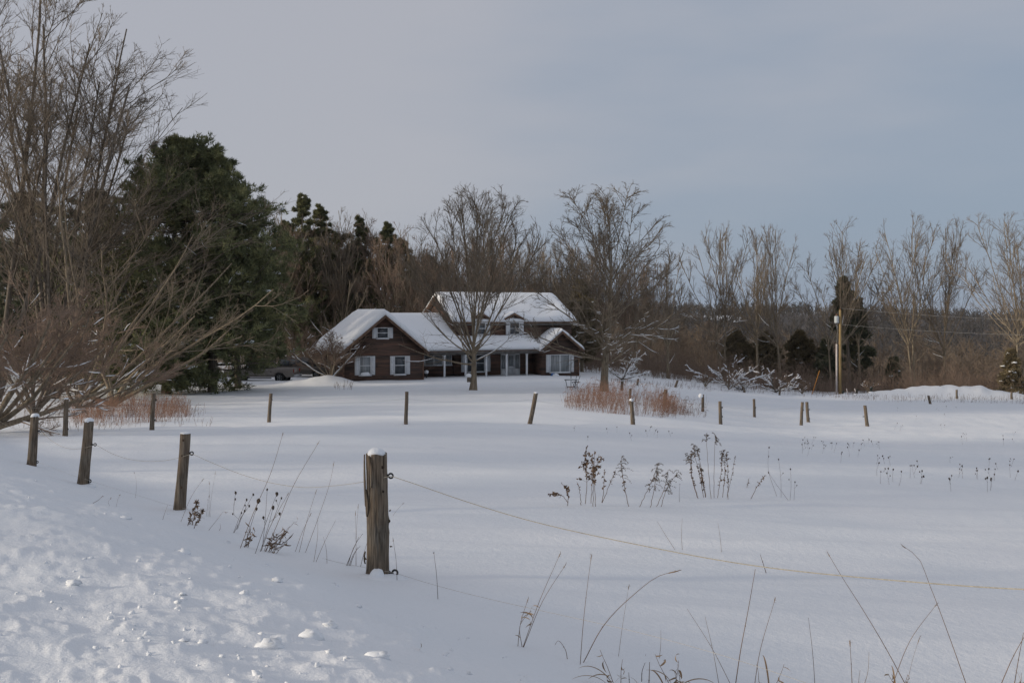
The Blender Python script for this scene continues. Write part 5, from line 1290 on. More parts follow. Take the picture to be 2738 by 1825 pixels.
# ---------------------------------------------------------------- dead weeds
M['stem'] = noise_mat('dead_stem', (.13, .078, .052), (.235, .155, .10), 6, (1, 1, 1))
M['stem_dark'] = noise_mat('dead_stem_dark', (.06, .040, .032), (.13, .085, .06), 6)
M['dead_leaf'] = noise_mat('dead_leaf', (.12, .078, .052), (.25, .17, .11), 9)
M['plume'] = noise_mat('goldenrod_plume', (.12, .095, .070), (.24, .195, .15), 9)
M['straw'] = noise_mat('straw', (.20, .13, .075), (.36, .25, .15), 9)
M['straw_grey'] = noise_mat('straw_grey', (.19, .15, .12), (.29, .235, .185), 9)
M['seed'] = noise_mat('seed_head', (.04, .031, .025), (.10, .074, .054), 20)
def blade(buf, p, d, ln, w, rng, curl=2.2, n=7, sag=.0):
    """one curled dry leaf: a thin bent strip with two faces' thickness"""
    d = nrm(np.asarray(d, float)); up = nrm(np.cross(d, rng.normal(0, 1, 3))); side = np.cross(d, up)
    a = curl * np.linspace(0, 1, n); st = ln / n; c = [np.asarray(p, float)]
    for k in range(1, n): c.append(c[-1] + st * (math.cos(a[k]) * d + math.sin(a[k]) * up) + np.array([0, 0, -sag * k * st]))
    c = np.array(c); ww = w * np.sin(np.linspace(.35, np.pi - .12, n))[:, None]
    tw = rng.uniform(-1, 1); s2 = np.array([math.cos(tw * x) * side + math.sin(tw * x) * up for x in np.linspace(0, 1, n)])
    v = np.vstack([c - s2 * ww, c + s2 * ww]); i = np.arange(n - 1)
    buf.add(v, np.stack([i, i + 1, i + 1 + n, i + n], -1))
class Weed:
    def __init__(s, name, label, cat, bx, by, group=None, Y=None):
        s.p = G(bx, by) if Y is None else on(bx, Y); s.Y = s.p[1]; s.k = s.Y / FPX; s.rng = np.random.RandomState(int(bx * 13 + by * 7) % 100000)
        s.t = thing(name, label, 'plant' if cat is None else cat, s.p, 0, group); s.stem = Buf(); s.leaf = Buf(); s.seed = Buf(); s.pl = Buf()
    def w(s, x, y, dy=0.): q = PXY(x, y, s.Y) - s.p; q[1] += dy; return q
    def stalk(s, pts, r0=.0028, r1=.0014, n=10, wob=.0):
        dy = s.rng.uniform(-.1, .1); L_ = len(pts); q = [s.w(x, y, dy * i / max(1, L_ - 1)) for i, (x, y) in enumerate(pts)]
        q[0] = q[0] + np.array([0, 0, -.03])
        if L_ == 2:
            m = (q[0] + q[1]) / 2 + s.rng.normal(0, .012, 3); q = [q[0], m, q[1]]
        c = smooth_path(q, n)
        if wob: c[1:-1] += s.rng.normal(0, wob, (n - 2, 3))
        s.stem.tubes(c, np.linspace(r0, r1, n) * 1.35, 5); return c
    def leaves(s, c, f0, f1, n, ln=.05, w=.008, curl=2.0, up=-.2, out=1.0):
        for f in s.rng.uniform(f0, f1, n):
            g = f * (len(c) - 1); i = min(int(g), len(c) - 2); p = c[i] + (c[i + 1] - c[i]) * (g - i); d = s.rng.normal(0, out, 3); d[2] = up + s.rng.normal(0, .3)
            blade(s.leaf, p, d, ln * 1.15 * s.rng.uniform(.5, 1.3), w * 1.35 * s.rng.uniform(.6, 1.2), s.rng, curl * s.rng.uniform(.4, 1.3))
    def knob(s, p, r): s.seed.blob(p, np.array([r, r, r * 1.25]), s.rng, 7, 5, .18); s.seed.tubes([tuple(np.asarray(p) - [0, 0, r * 1.6]), tuple(p)], [r * .35, r * .6], 5)
    def plume(s, c, f0, n, ln, droop=.35, fuzz=5, tight=.5, side=0.):
        for f in np.linspace(f0, 1., n):
            g = f * (len(c) - 1); i = min(int(g), len(c) - 2); p = c[i] + (c[i + 1] - c[i]) * (g - i)
            d = s.rng.normal(0, 1, 3); d[0] += side; d[2] = abs(d[2]) * .6 + tight; d = nrm(d); l_ = ln * s.rng.uniform(.5, 1.2) * (1 - .45 * (f - f0) / max(1e-3, 1 - f0))
            k = 7; q = [p]
            for j in range(1, k): d = nrm(d + np.array([0, 0, -droop * .5])); q.append(q[-1] + d * l_ / k)
            q = np.array(q); s.stem.tubes(q, np.linspace(.0013, .0007, k), 3)
            m = fuzz * k; b_ = q[s.rng.randint(1, k, m)]; dd = nrm(s.rng.normal(0, 1, (m, 3)) + [0, 0, .5]); L2 = s.rng.uniform(.006, .022, m)
            s.pl.tubes(np.stack([b_, b_ + dd * L2[:, None]], 1), np.stack([np.full(m, .0034), np.full(m, .0014)], 1), 3)
    def end(s, stem='stem', leaf='dead_leaf', pl='plume'):
        for nm, b, m in (('stem', s.stem, stem), ('leaves', s.leaf, leaf), ('seed_heads', s.seed, 'seed'), ('plume', s.pl, pl)):
            if b.n: part(nm, b, M[m], s.t)
def A_(x, y): return 523.6 + .12716 * x, 418.9 + .12716 * y
GF = 'dead weeds standing in the middle of the field'
def leafy(lab, stems, lv=26, ln=.06, w=.010, f0=.35, f1=1., up=-.2, out=1., plume=None, stem_r=.0045, name='dead_weed', twigs=0):
    bx, by = A_(*stems[0][0]); W_ = Weed(name, lab, 'weed', bx, by, GF)
    for pts in stems:
        c = W_.stalk([A_(*q) for q in pts], stem_r, .002, 14, .004)
        W_.leaves(c, f0, f1, lv, ln, w, 2.2, up, out)
        for _ in range(twigs):
            f = W_.rng.uniform(f0, .95); g = int(f * 12); p = c[g]; d = nrm(np.array([W_.rng.normal(0, .9), W_.rng.normal(0, .5), .75])); l_ = W_.rng.uniform(.08, .22)
            tw = np.array([p, p + d * l_ * .5 + [0, 0, .005], p + d * l_ + [0, 0, -.01]]); W_.stem.tubes(tw, [.002, .0015, .001], 4); W_.leaves(tw, .4, 1, 4, ln, w, 2.2, up)
        if plume: W_.plume(c, *plume)
    W_.end()
leafy('low leafy weed at the left end of the mid-field weeds', [[(345, 665), (352, 600), (330, 530), (300, 512)], [(350, 640), (290, 590), (200, 583)]], 22, .075, .013, .35, 1)
leafy('short thin bent weed beside the low leafy one', [[(452, 660), (440, 560), (428, 500)]], 7, .05, .009, .6)
leafy('tall leafy weed with a drooping top, second tall one from the left', [[(485, 650), (498, 480), (490, 330), (488, 215)], ], 34, .075, .013, .42, 1, -.1, 1., None, .0045, twigs=9)
leafy('bushy three-stemmed weed with a spreading umbrella top', [[(545, 680), (552, 450), (560, 250)], [(530, 645), (545, 430), (540, 300)], [(566, 670), (560, 440), (590, 270)]], 18, .055, .011, .42, 1, .0, 1., None, .004, twigs=8)
leafy('forked weed with two leafy arms from one foot', [[(615, 640), (630, 500), (635, 385)], [(617, 642), (670, 520), (722, 392)]], 16, .06, .011, .45, 1, -.3)
leafy('single goldenrod with a broad shaggy plume and low side leaves', [[(830, 680), (800, 560), (775, 420), (768, 300)]], 16, .06, .009, .15, .7, -.1, 1., (.55, 20, .26, .5, 5, .5, .3), .0048, 'goldenrod')
leafy('pair of goldenrods leaning right, left of two more', [[(910, 678), (980, 540), (1020, 440), (1045, 345)], [(995, 680), (1030, 520), (1052, 350)]], 9, .05, .007, .4, .9, .1, 1., (.45, 14, .22, .6, 5, .55, .2), .004, 'goldenrod')
leafy('pair of goldenrods leaning far right beside a bare stalk', [[(1045, 670), (1110, 540), (1140, 400)], [(1080, 678), (1130, 540), (1225, 405)]], 9, .05, .007, .4, .9, .1, 1., (.42, 14, .24, .6, 5, .5, .5), .004, 'goldenrod')
leafy('dense leafy goldenrod leaning left at the centre of the weeds', [[(1375, 615), (1330, 470), (1310, 350), (1290, 270)], [(1365, 600), (1320, 440), (1325, 250)]], 34, .045, .009, .3, .95, -.2, .7, (.8, 8, .14, .5, 6, .4), .004, 'goldenrod')
leafy('tallest dense leafy goldenrod with curled top', [[(1415, 600), (1385, 430), (1355, 300), (1340, 205)], [(1433, 598), (1405, 440), (1375, 290), (1365, 215)], [(1428, 600), (1410, 480), (1395, 380)]], 44, .045, .009, .2, .95, -.2, .7, (.82, 9, .16, .55, 6, .4), .004, 'goldenrod')
leafy('first of two tall bare stalks with a feathery tip', [[(1475, 610), (1450, 380), (1436, 120)]], 1, .04, .006, .9, 1, 0, 1, (.90, 9, .14, .4, 5, .4, -.6), .0035, 'goldenrod')
leafy('second of two tall bare stalks, its tip plume drooping right', [[(1498, 605), (1500, 380), (1506, 125)]], 1, .04, .006, .9, 1, 0, 1, (.88, 12, .16, .6, 6, .4, .6), .0035, 'goldenrod')
leafy('dense brown leafy clump right of the tall bare stalks', [[(1525, 605), (1555, 420), (1567, 255)], [(1565, 600), (1585, 420), (1580, 250)], [(1608, 620), (1608, 430), (1600, 265)]], 36, .045, .009, .25, 1., -.3, .7, (.85, 6, .12, .5, 5, .4), .004, 'goldenrod')
leafy('slim leafy weed leaning right at the clump edge', [[(1600, 600), (1640, 430), (1667, 285)]], 16, .04, .007, .4, 1, .2, .7, None, .0032)
leafy('tiny weed tuft right of the dense clump', [[(1740, 548), (1768, 462)]], 9, .05, .008, .2, 1)
leafy('slanting leafy weed pointing up right near the seed heads', [[(1787, 612), (1850, 500), (1902, 430)]], 18, .05, .008, .4, 1)
def knobby(lab, stems, kr=.012, group=None, r=.0022, fn=A_, name='seed_head_weed', Y=None):
    W_ = Weed(name, lab, 'weed', *fn(*stems[0][0]), group, Y)
    for pts in stems:
        c = W_.stalk([fn(*q) for q in pts], r, .0012, 10); W_.knob(c[-1], kr)
        if W_.rng.rand() < .6:
            g = c[W_.rng.randint(4, 8)]; e = g + np.array([W_.rng.normal(0, .05), W_.rng.normal(0, .04), W_.rng.uniform(.05, .11)]); W_.stem.tubes(np.array([g, (g + e) / 2, e]), [.0016, .0014, .001], 4); W_.knob(e, kr * .75)
    W_.end('stem_dark')
knobby('thin seed-head weed leaning left at the right end of the weeds', [[(2085, 628), (1990, 510), (1935, 422)]], .013, GF)
knobby('upright thin seed-head weeds at the right end of the weeds', [[(2095, 625), (2090, 385)], [(2125, 635), (2140, 495)], [(2025, 600), (2022, 470), (2003, 312)], [(1990, 590), (1918, 370), (1922, 215)]], .013, GF)
knobby('bare stalk standing right of the goldenrod pairs', [[(1227, 640), (1227, 505)]], .006, GF)
# far dots of seed heads in the right half of the field
def D_(x, y): return x, y
rsd = np.random.RandomState(15)
clusters = [(26, 800, 880, 436, 452, 'small dark seed-head weed below the close pair of posts'), (16, 870, 925, 455, 478, 'small dark seed-head weed between the tall weeds and the right edge'), (20, 950, 1015, 455, 480, 'small dark seed-head weed near the right edge of the field'),
            (10, 560, 690, 425, 438, 'tiny weed tip in the snow below the brown reeds'), (8, 960, 1030, 430, 440, 'tiny weed tip in the snow beyond the right-edge seed heads'), (10, 880, 960, 405, 425, 'tiny weed tip in the snow in front of the snow mound')]
dots = [(rsd.uniform(x0, x1), rsd.uniform(y0, y1), lb) for (n_, x0, x1, y0, y1, lb) in clusters for _ in range(n_)]
for (x, y, LSD) in dots:
    h = rsd.uniform(5, 13) * (y - 380) / 80; l_ = rsd.uniform(-3, 3)
    knobby(LSD, [[(x, y + h), (x + l_, y)]], rsd.uniform(.012, .02) , LSD.replace('weed', 'weeds', 1).replace('tip ', 'tips ', 1), .0022, D_)
# ---------------------------------------------------------------- weeds along the near fence
def B_(x, y): return 149.6 + .09777 * x, 430.1 + .09777 * y
GN = 'dry weeds along the near fence'
def grass(lab, stems, head=.05, r=.0019, fn=B_, group=GN, mat='stem', leaf=0, name='grass_stalk', hw=.0035, cat='grass'):
    W_ = Weed(name, lab, cat, *fn(*stems[0][0]), group)
    for pts in stems:
        c = W_.stalk([fn(*q) for q in pts], r, r * .45, 14)
        if head:
            n = len(c); e = c[-1]; d = nrm(c[-1] - c[-3]); W_.seed.tubes(np.array([e - d * head, e - d * head * .5, e]), [hw * .5, hw, hw * .3], 5)
            for _ in range(7):
                q = e - d * head * W_.rng.uniform(0, 1); dd = nrm(d + W_.rng.normal(0, .5, 3)); W_.stem.tubes(np.array([q, q + dd * .02]), [.001, .0005], 3)
        g = c[W_.rng.randint(4, 9)]; W_.stem.blob(g, np.array([r * 1.7, r * 1.7, r * 2.2]), W_.rng, 6, 4, .05)
        if leaf: W_.leaves(c, .1, .7, leaf, .12, .005, 2.6, .5, .8)
    if W_.seed.n: part('seed_heads', W_.seed, M['straw'], W_.t); W_.seed = Buf()
    W_.end(mat, 'straw')
grass('arching grass stalk rising right from the second near post', [[(310, 930), (440, 650), (555, 485)]], .06)
def flower(lab, stems, lv=8):
    W_ = Weed('dead_flower', lab, 'weed', *B_(*stems[0][0]), GN)
    for pts in stems:
        c = W_.stalk([B_(*q) for q in pts], .0032, .0018, 12, .003); W_.leaves(c, .3, .9, lv, .07, .010, 2.2, -.1)
        for k in range(16):
            a = k * .3927; d = np.array([math.cos(a), W_.rng.normal(0, .4), math.sin(a)]); blade(W_.leaf, c[-1], d, .055, .007, W_.rng, .8)
        W_.seed.blob(c[-1], np.array([.014, .014, .014]), W_.rng, 7, 5, .1)
    W_.end('stem_dark')
flower('taller star-shaped dead flower beside the second near post', [[(380, 970), (440, 850), (495, 725)]], 12)
flower('lower star-shaped dead flower beside the second near post', [[(445, 1000), (510, 890), (555, 810)]], 8)
grass('tuft of pale thin grass right of the star-shaped flowers', [[(605, 885), (640, 680), (690, 412)], [(575, 880), (590, 760), (602, 660)], [(620, 885), (622, 700), (628, 512)], [(598, 880), (600, 700), (604, 700)]], .05, .0014, mat='straw_grey')
grass('bent-over grass stalk with a hooked tip', [[(588, 1015), (700, 900), (770, 825), (795, 835)]], .03)
grass('short lone grass stub left of the second near post', [[(125, 915), (185, 760)]], 0, .0018)
grass('short broken stub right of the bent grass', [[(700, 1018), (722, 945)]], 0, .0020)
def K_(lab, stems, kr): knobby(lab, stems, kr, GN, .0021, B_)
K_('weed with an open cup seed head, left of the knobbed ones', [[(862, 880), (870, 740), (895, 625)]], .018)
K_('cluster of knobbed seed heads in mid fence span', [[(850, 1042), (930, 860), (1000, 700)], [(858, 1035), (960, 830), (1045, 662)], [(890, 990), (970, 822)], [(900, 980), (1020, 768)]], .013)
K_('tall seed-head weed with a fat dark knob', [[(1072, 1250), (1200, 900), (1290, 655)], [(1130, 1210), (1205, 980), (1243, 800)]], .017)
K_('seed-head weed with small knobs behind the fat one', [[(1150, 1200), (1180, 900), (1196, 605)], [(1250, 920), (1342, 692)]], .011)
K_('seed-head weed with a double brown knob', [[(960, 1195), (1040, 950), (1108, 720)]], .02)
grass('tallest grass stalk of the near span, crossing the rope', [[(918, 1197), (1060, 850), (1250, 420), (1378, 12)]], .05, .0026)
grass('second tallest grass stalk, leaning right across the rope', [[(1170, 1235), (1300, 960), (1440, 610), (1718, 122)], [(1140, 1205), (1230, 1000), (1440, 620)]], .05, .0026)
def tangle(lab, bx, by, n, x0, x1, y0, y1, fn, mat='dead_leaf', ln=.12, w=.006):
    W_ = Weed('dead_grass_tuft', lab, 'grass', *fn(bx, by), GN)
    for i in range(n):
        ex, ey = W_.rng.uniform(x0, x1), W_.rng.uniform(y0, y1); b0 = bx + W_.rng.uniform(-.25, .25) * (x1 - x0)
        c = W_.stalk([fn(b0, by), fn((b0 + ex) / 2 + W_.rng.uniform(-20, 20), (by + ey) / 2), fn(ex, ey)], .0025, .0012, 10, .004); W_.leaves(c, .3, 1, 5, ln, w, 3.2, .0)
    W_.end('stem', mat)
tangle('curly tangle of dead leaves under the tall grass', 1230, 1240, 9, 1200, 1490, 900, 1150, B_)
tangle('small curly leaf tuft left of the big tangle', 985, 1190, 4, 970, 1100, 930, 1050, B_, ln=.09)
tangle('small leafy tangle at the foot of the star flowers', 420, 960, 6, 370, 520, 740, 900, B_, ln=.07)
grass('fan of three thin stalks right of the tangle', [[(1480, 1238), (1560, 1030), (1642, 850)], [(1508, 1310), (1620, 900), (1722, 590)], [(1553, 1325), (1720, 900), (1860, 450), (1880, 325)]], .06, .0021)
grass('crossing pair of thin stalks halfway to the big post', [[(1675, 1340), (1722, 1050), (1725, 885)], [(1690, 1340), (1790, 1130), (1890, 930)], [(1815, 1352), (1770, 1092)]], 0, .0018)
grass('bundle of dark stalks close left of the big post', [[(2000, 1380), (2080, 1220), (2140, 1082)], [(2015, 1378), (2110, 1150), (2175, 1060)], [(2030, 1380), (2100, 1240), (2160, 1170)], [(2045, 1378), (2120, 1200)]], 0, .0026, mat='stem_dark')
grass('upright thin stalk close left of the big post', [[(2110, 1382), (2112, 1100), (2108, 822)], [(2112, 1380), (2132, 760)]], .05, .0015)
grass('slanting dark stalk touching the big post', [[(2150, 1392), (2195, 1240), (2235, 1110)]], 0, .0022, mat='stem_dark')
def Q_(x, y): return 336.6 + .1074 * x, 430.1 + .1074 * y
grass('thin stalk beside the lower insulator of the big post', [[(565, 1402), (545, 1180), (515, 1022)]], .03, .0020, Q_, mat='stem_dark')
grass('lone stalk with a tiny bud right of the big post', [[(945, 1568), (935, 1350), (912, 1115)]], .015, .0022, Q_, mat='stem_dark')
grass('faint stalk emerging behind the big post', [[(490, 830), (560, 740), (625, 672)]], .02, .0014, Q_)
def S3(x, y): return .2225 * x, 430.1 + .2225 * y
grass('short twig lying near the third near post', [[(412, 318), (458, 295)]], .03, .0022, S3); grass('faint curled stalk between second and third near posts', [[(608, 302), (612, 230), (602, 188)]], .02, .0014, S3, mat='straw_grey'); grass('tiny grass sprig between second and third near posts', [[(520, 340), (535, 300), (545, 285)], [(497, 335), (505, 300)]], .02, .0012, S3)

# ---------------------------------------------------------------- grasses in the right foreground
def C_(x, y): return 486.2 + .2286 * x, 523.6 + .2286 * y
GR = 'dry grasses in the right foreground'
def gr(lab, stems, head=.05, r=.0018, mat='stem', leaf=0, hw=.003): grass(lab, stems, head, r, C_, GR, mat, leaf, 'grass_stalk', hw)
gr('fork of thin grasses with a dark leaf knot, right of the big post', [[(137, 532), (150, 430), (185, 312)], [(158, 528), (230, 340), (325, 118)], [(161, 526), (250, 330), (350, 172)], [(158, 528), (150, 440), (195, 385)]], .05, .0020, leaf=2)
gr('upright grass stalk with a brown seed spike right of the fork', [[(410, 610), (425, 430), (450, 215), (462, 130)]], .06, .0020)
gr('long arching grass stalk tipped with a brown horizontal seed head', [[(418, 600), (520, 430), (640, 305), (760, 215), (848, 190)]], .10, .0026, hw=.005)
gr('faint upright stalk rising from the arching leaf tuft', [[(577, 572), (600, 440), (630, 275)]], .04, .0014, 'straw_grey')
gr('short bent leaf stalk left of the upright spike', [[(357, 587), (345, 545), (312, 508), (300, 525)]], 0, .0022)
gr('straight bare stalk reaching up to the rope', [[(1086, 715), (1112, 545), (1140, 385), (1172, 190)]], 0, .0028)
gr('thin stalk leaning right, right of the straight one', [[(1170, 715), (1200, 590), (1282, 335)], ], .04, .0020)
gr('two thin stalks leaning left in the lower middle', [[(1024, 715), (995, 560), (962, 410)], [(1085, 712), (990, 545), (890, 388)]], 0, .0018, 'straw_grey')
gr('lone thin stalk leaning left between the two curled tufts', [[(1440, 715), (1428, 560), (1410, 408)]], 0, .0018, 'stem_dark')
gr('short orange stub with a fat tip at the lower edge', [[(1602, 715), (1598, 600), (1594, 508)]], .05, .0022, hw=.005)
gr('faint short pair of stalks beside the orange stub', [[(1632, 715), (1622, 622)], [(1643, 712), (1673, 555)]], 0, .0018, 'straw_grey')
gr('very long stalk slanting left across the rope', [[(1852, 715), (1740, 525), (1630, 342), (1560, 232), (1497, 125)]], .05, .0024)
gr('stalk leaning right that crosses the very long one', [[(1766, 715), (1855, 490), (1957, 338)]], .03, .0020)
gr('long stalk bowing left over the rope near the right edge', [[(2112, 715), (2030, 500), (1940, 262), (1890, 145), (1820, 92)]], .04, .0024)
gr('faint feathery grass between the crossing stalks', [[(1836, 700), (1870, 580), (1900, 492)]], .06, .0012, 'straw_grey')
gr('pair of stalks leaning out at the right edge', [[(2238, 715), (2300, 560), (2360, 430)], [(2305, 715), (2335, 590), (2362, 480)]], 0, .0026)
gr('short orange stub at the lower edge, left of the curls', [[(710, 715), (711, 650), (710, 590)]], 0, .0030)
gr('dark short stub beside the orange one', [[(626, 712), (625, 650)], [(680, 668), (700, 616)]], 0, .0022, 'stem_dark')
gr('short dark twig beyond the rope', [[(1226, 206), (1212, 165), (1205, 138)]], 0, .0035, 'stem_dark')
gr('faint bent stalks beyond the rope', [[(1030, 120), (1020, 0)], [(858, 102), (862, -20)], [(825, 100), (780, 40), (750, -10)]], 0, .0022, 'straw_grey')
gr('small faint stubs below the middle of the lower wire', [[(757, 575), (772, 480)], [(655, 632), (700, 575)]], 0, .0016, 'straw_grey')
def curls(lab, bx, by, n, sp, ht, seed):
    W_ = Weed('curled_grass', lab, 'grass', *C_(bx, by), GR); W_.rng = np.random.RandomState(seed)
    for i in range(n):
        d = np.array([W_.rng.normal(0, sp), W_.rng.normal(0, .3), 1.]); blade(W_.leaf, np.array([W_.rng.normal(0, .03), 0, -.03]), d, ht * W_.rng.uniform(.7, 1.3), .006, W_.rng, W_.rng.uniform(1.6, 3.6), 14)
    for i in range(max(2, n // 2)):
        c = walk(np.array([[W_.rng.normal(0, .03), 0, -.03]]), np.array([[W_.rng.normal(0, .25), 0, 1.]]), np.array([ht * W_.rng.uniform(.5, .9)]), 8, W_.rng, .08, 0)[0]; W_.stem.tubes(c, np.linspace(.0028, .0012, 8), 5); W_.leaves(c, .3, 1, 3, .09, .005, 3, .2)
    W_.end('stem', 'straw')
curls('arching leaf tuft at the lower edge, leftmost of the curled tufts', 560, 712, 5, .35, .34, 1)
curls('loose curly leaf tuft at the lower edge, right of the orange stub', 828, 714, 8, .5, .34, 2)
curls('upright curled brown leaf beside the leaning stalk', 1228, 712, 5, .2, .38, 3)
curls('looped leaf tuft at the foot of the crossing stalks', 1810, 712, 4, .35, .26, 4)
curls('small curled leaf tuft at the lower right edge', 2320, 716, 4, .4, .22, 5)
curls('flat dark curl poking through at the lower edge', 1062, 714, 3, .5, .10, 6)

# ---------------------------------------------------------------- reed patches
M['reed'] = noise_mat('red_brown_reeds', (.19, .105, .072), (.34, .205, .145), .8, lo=.3, hi=.7)
M['reed_grey'] = noise_mat('grey_reeds', (.13, .085, .065), (.22, .15, .11), .8)
def clumpy(fp, sc=.5, th=-.12):
    def f(rng):
        for _ in range(12):
            q = fp(rng); p = G(q[0], q[1])
            if perlin(np.array(p[0] * sc + 3.3), np.array(p[1] * sc * .7)) > th + rng.normal(0, .12): break
        return q
    return f
def reeds(name, lab, n, fpx, hrange, seed, mat, rr=.006, heads=.15):
    rng = np.random.RandomState(seed); b = Buf(); P = []; H = []
    pts = [fpx(rng) for _ in range(n)]
    for (px, py, k) in pts:
        P.append(G(px, py)); H.append(rng.uniform(*hrange) * k)
    P = np.array(P); H = np.array(H); P[:, 2] -= .04
    D = np.stack([rng.normal(.08, .20, n), rng.normal(0, .18, n), np.ones(n)], -1)
    p = walk(P, D, H, 5, rng, .05, 0.); rad = taper_r(np.full(n, rr), 5, .4); b.tubes(p, rad, 3)
    Pq, Dq, Lc, Rc = spawn((p, rad, H), rng, 1.6, .25, .95, 28, 8, .28, .3, .2, .7, rr * .55); b.tubes(walk(Pq, Dq, Lc, 3, rng, .12, -.03), taper_r(Rc, 3, .4), 3)
    k = rng.uniform(0, 1, n) < heads; e = p[k, -1]; m = len(e)
    if m:
        d = np.stack([rng.normal(.8, .4, m), rng.normal(0, .3, m), rng.uniform(.0, .6, m)], -1); hd = walk(e, d, np.full(m, .22), 4, rng, .1, -.12); b.tubes(hd, np.tile([[rr, rr * 2.2, rr * 2.0, rr * .5]], (m, 1)), 4)
    o = link(name, b.mesh(name, M[mat]), kind='stuff'); tag(o, lab, 'reeds')
def right_patch(rng):
    t = rng.uniform(0, 1); px = 566 + 128 * t + rng.normal(0, 3); lo = np.interp(px, [560, 600, 660, 700], [407, 414, 416.5, 415]); hi = np.interp(px, [560, 600, 660, 700], [401, 398, 404, 410])
    return px, rng.uniform(hi, lo), np.interp(px, [558, 575, 600, 640, 670, 685, 705], [.45, .8, 1.05, 1.0, .85, .6, .35]) * rng.uniform(.8, 1.1)
reeds('reeds', 'red-brown dead reeds in front of the broad lawn tree', 1150, clumpy(right_patch), (.45, 1.5), 21, 'reed', .006)
def left_patch(rng):
    px = rng.uniform(72, 188) + rng.normal(0, 3); return px, rng.uniform(407, np.interp(px, [60, 120, 190], [424, 425, 420])), np.interp(px, [60, 90, 150, 180, 196], [.6, .8, 1.0, .85, .4])
reeds('reeds', 'red-brown dead reeds beside the snow-laden apple tree', 1250, clumpy(left_patch), (.3, 1.05), 22, 'reed', .005, .06)
def left_low(rng): px = rng.uniform(5, 210); return px, rng.uniform(412, 432 - abs(px - 80) * .04), rng.uniform(.5, 1)
reeds('reeds', 'sparse grey-brown stems under the apple tree at the left', 260, left_low, (.25, .7), 23, 'reed_grey', .005, .0)
def right_low(rng): px = rng.uniform(660, 706) ; return px, rng.uniform(404, 418), rng.uniform(.5, 1)
reeds('reeds', 'thin grey stems at the right end of the reed patch', 130, right_low, (.3, .9), 24, 'reed_grey', .005, .1)
def edge_grass(rng): px = rng.uniform(600, 1035); return px, np.interp(px, [600, 700, 800, 840, 900, 1035], [382, 387, 392, 395, 399, 400]) + rng.uniform(-2, 3.5), rng.uniform(.4, 1)
reeds('reeds', 'pale dead grass fringe along the right-hand wood edge', 1100, edge_grass, (.25, .7), 25, 'reed_grey', .008, .0)
# twigs sticking out of the drift left of the wing
def drift_twigs(rng): px = rng.uniform(332, 352); return px, rng.uniform(384, 390), 1
reeds('reeds', 'dark twigs sticking out of the drift left of the wing', 40, drift_twigs, (.2, .6), 26, 'reed_grey', .008, .0)

# ---------------------------------------------------------------- decoys and leaf
M['decoy'] = noise_mat('dark_green', (.012, .02, .016), (.03, .04, .03), 6, rough=.5)
for (px, py, h, lab) in ((842.5, 393.9, 1.0, 'first small dark stump-like marker right of the utility pole'), (856.5, 395.6, 1.1, 'middle small dark marker right of the pale stakes'), (871, 397.2, 1.1, 'third small dark marker beside the low snow hump')):
    p = on(px, 93.5); t = thing('garden_marker', lab, 'marker', p); b = Buf()
    b.tubes([(0, 0, -.2), (.02, 0, .25), (.10, 0, .42), (.20, 0, .40)], [.10, .09, .07, .03], 7, True); b.tubes([(0, 0, .05), (-.18, 0, .12)], [.08, .02], 6, True); part('figure', b, M['decoy'], t, True)
    b = Buf(); b.blob((0, 0, -.02), np.array([.25, .22, .09]), np.random.RandomState(2), 9, 5, .08); part('snow_mound', b, M['snow_load'], t, True)
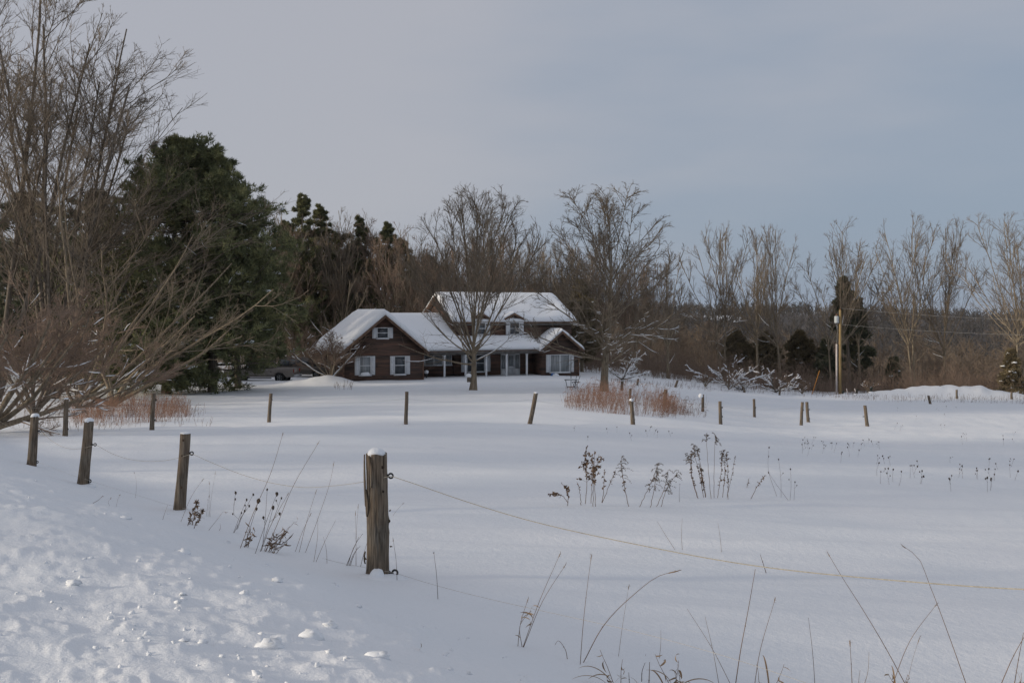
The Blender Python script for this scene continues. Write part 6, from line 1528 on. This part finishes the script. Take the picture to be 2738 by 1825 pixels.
# ---------------------------------------------------------------- snow chunks on the ploughed bank
rsc = np.random.RandomState(31)
LCH = ['big snow chunk low on the bank, below the big post', 'upright snow shard on the bank beside the big chunk', 'round snow lump near the lower end of the bank', 'wide snow lump in the middle of the lower bank', 'snow lump on the bank below the star flowers', 'small snow hump beside the tall grasses', 'snow lump on the bank left of the big post', 'snow lump below the one left of the big post', 'flat snow block near the second near post', 'low snow hump on the upper bank at the left']
for (cx, cy, s, lab) in zip((1400, 1480, 1700, 1215, 830, 1020, 1245, 1100, 560, 330), (918, 885, 1015, 945, 556, 503, 700, 748, 390, 690), (.085, .05, .06, .09, .06, .05, .05, .05, .075, .05), LCH):
    p = G(*S3(cx, cy)); b = Buf(); s *= .72; b.blob((0, 0, s * .02), np.array([s * rsc.uniform(1., 1.5), s, s * rsc.uniform(.5, .75)]), rsc, 12, 8, .16)
    o = link('snow_chunk', b.mesh('snow_chunk', M['snow_load'], True), None, tuple(p)); tag(o, lab, 'snow chunk')
b = Buf(); k = 0
while k < 140:
    px, py = rsc.uniform(0, 560), rsc.uniform(460, 690); p = G(px, py); s = fence_s(p[0], p[1])
    if s > -.15 or p[1] > 22: continue
    if perlin(np.array(p[0] * 1.3), np.array(p[1] * 1.3)) < -.05 and rsc.rand() < .8: continue
    q = .005 + .014 * rsc.rand() ** 2.5; b.blob((p[0], p[1], p[2] + q * .1), np.array([q * rsc.uniform(.9, 1.5), q * rsc.uniform(.9, 1.3), q * rsc.uniform(.6, 1.1)]), rsc, 6, 5, .24); k += 1
o = link('snow_crumbs', b.mesh('snow_crumbs', M['snow_load'], True), kind='stuff'); tag(o, 'loose snow crumbs scattered over the ploughed bank', 'snow')
p = G(*S3(1885, 988)); b = Buf(); blade(b, (0, 0, .005), (1, 0, .6), .05, .012, rsc, 1.5, 8)
o = link('fallen_leaf', b.mesh('fallen_leaf', M['straw']), None, tuple(p)); tag(o, 'small brown leaf lying on the lower bank', 'leaf')
# ---------------------------------------------------------------- thin winter haze
hz = Buf(); hz.box(-9500, 9500, -9500, 9500, -175, 34)
hm = bpy.data.materials.new('haze'); hm.use_nodes = True; hn = hm.node_tree; hn.nodes.clear()
ho = hn.nodes.new('ShaderNodeOutputMaterial'); hv = hn.nodes.new('ShaderNodeVolumePrincipled'); hv.inputs['Color'].default_value = (.80, .88, 1.0, 1); hv.inputs['Density'].default_value = 7e-5; hv.inputs['Anisotropy'].default_value = .2
hn.links.new(hv.outputs[0], ho.inputs['Volume'])
o = link('haze', hz.mesh('haze', hm), kind='stuff'); tag(o, 'thin pale winter haze over the valley', 'haze')
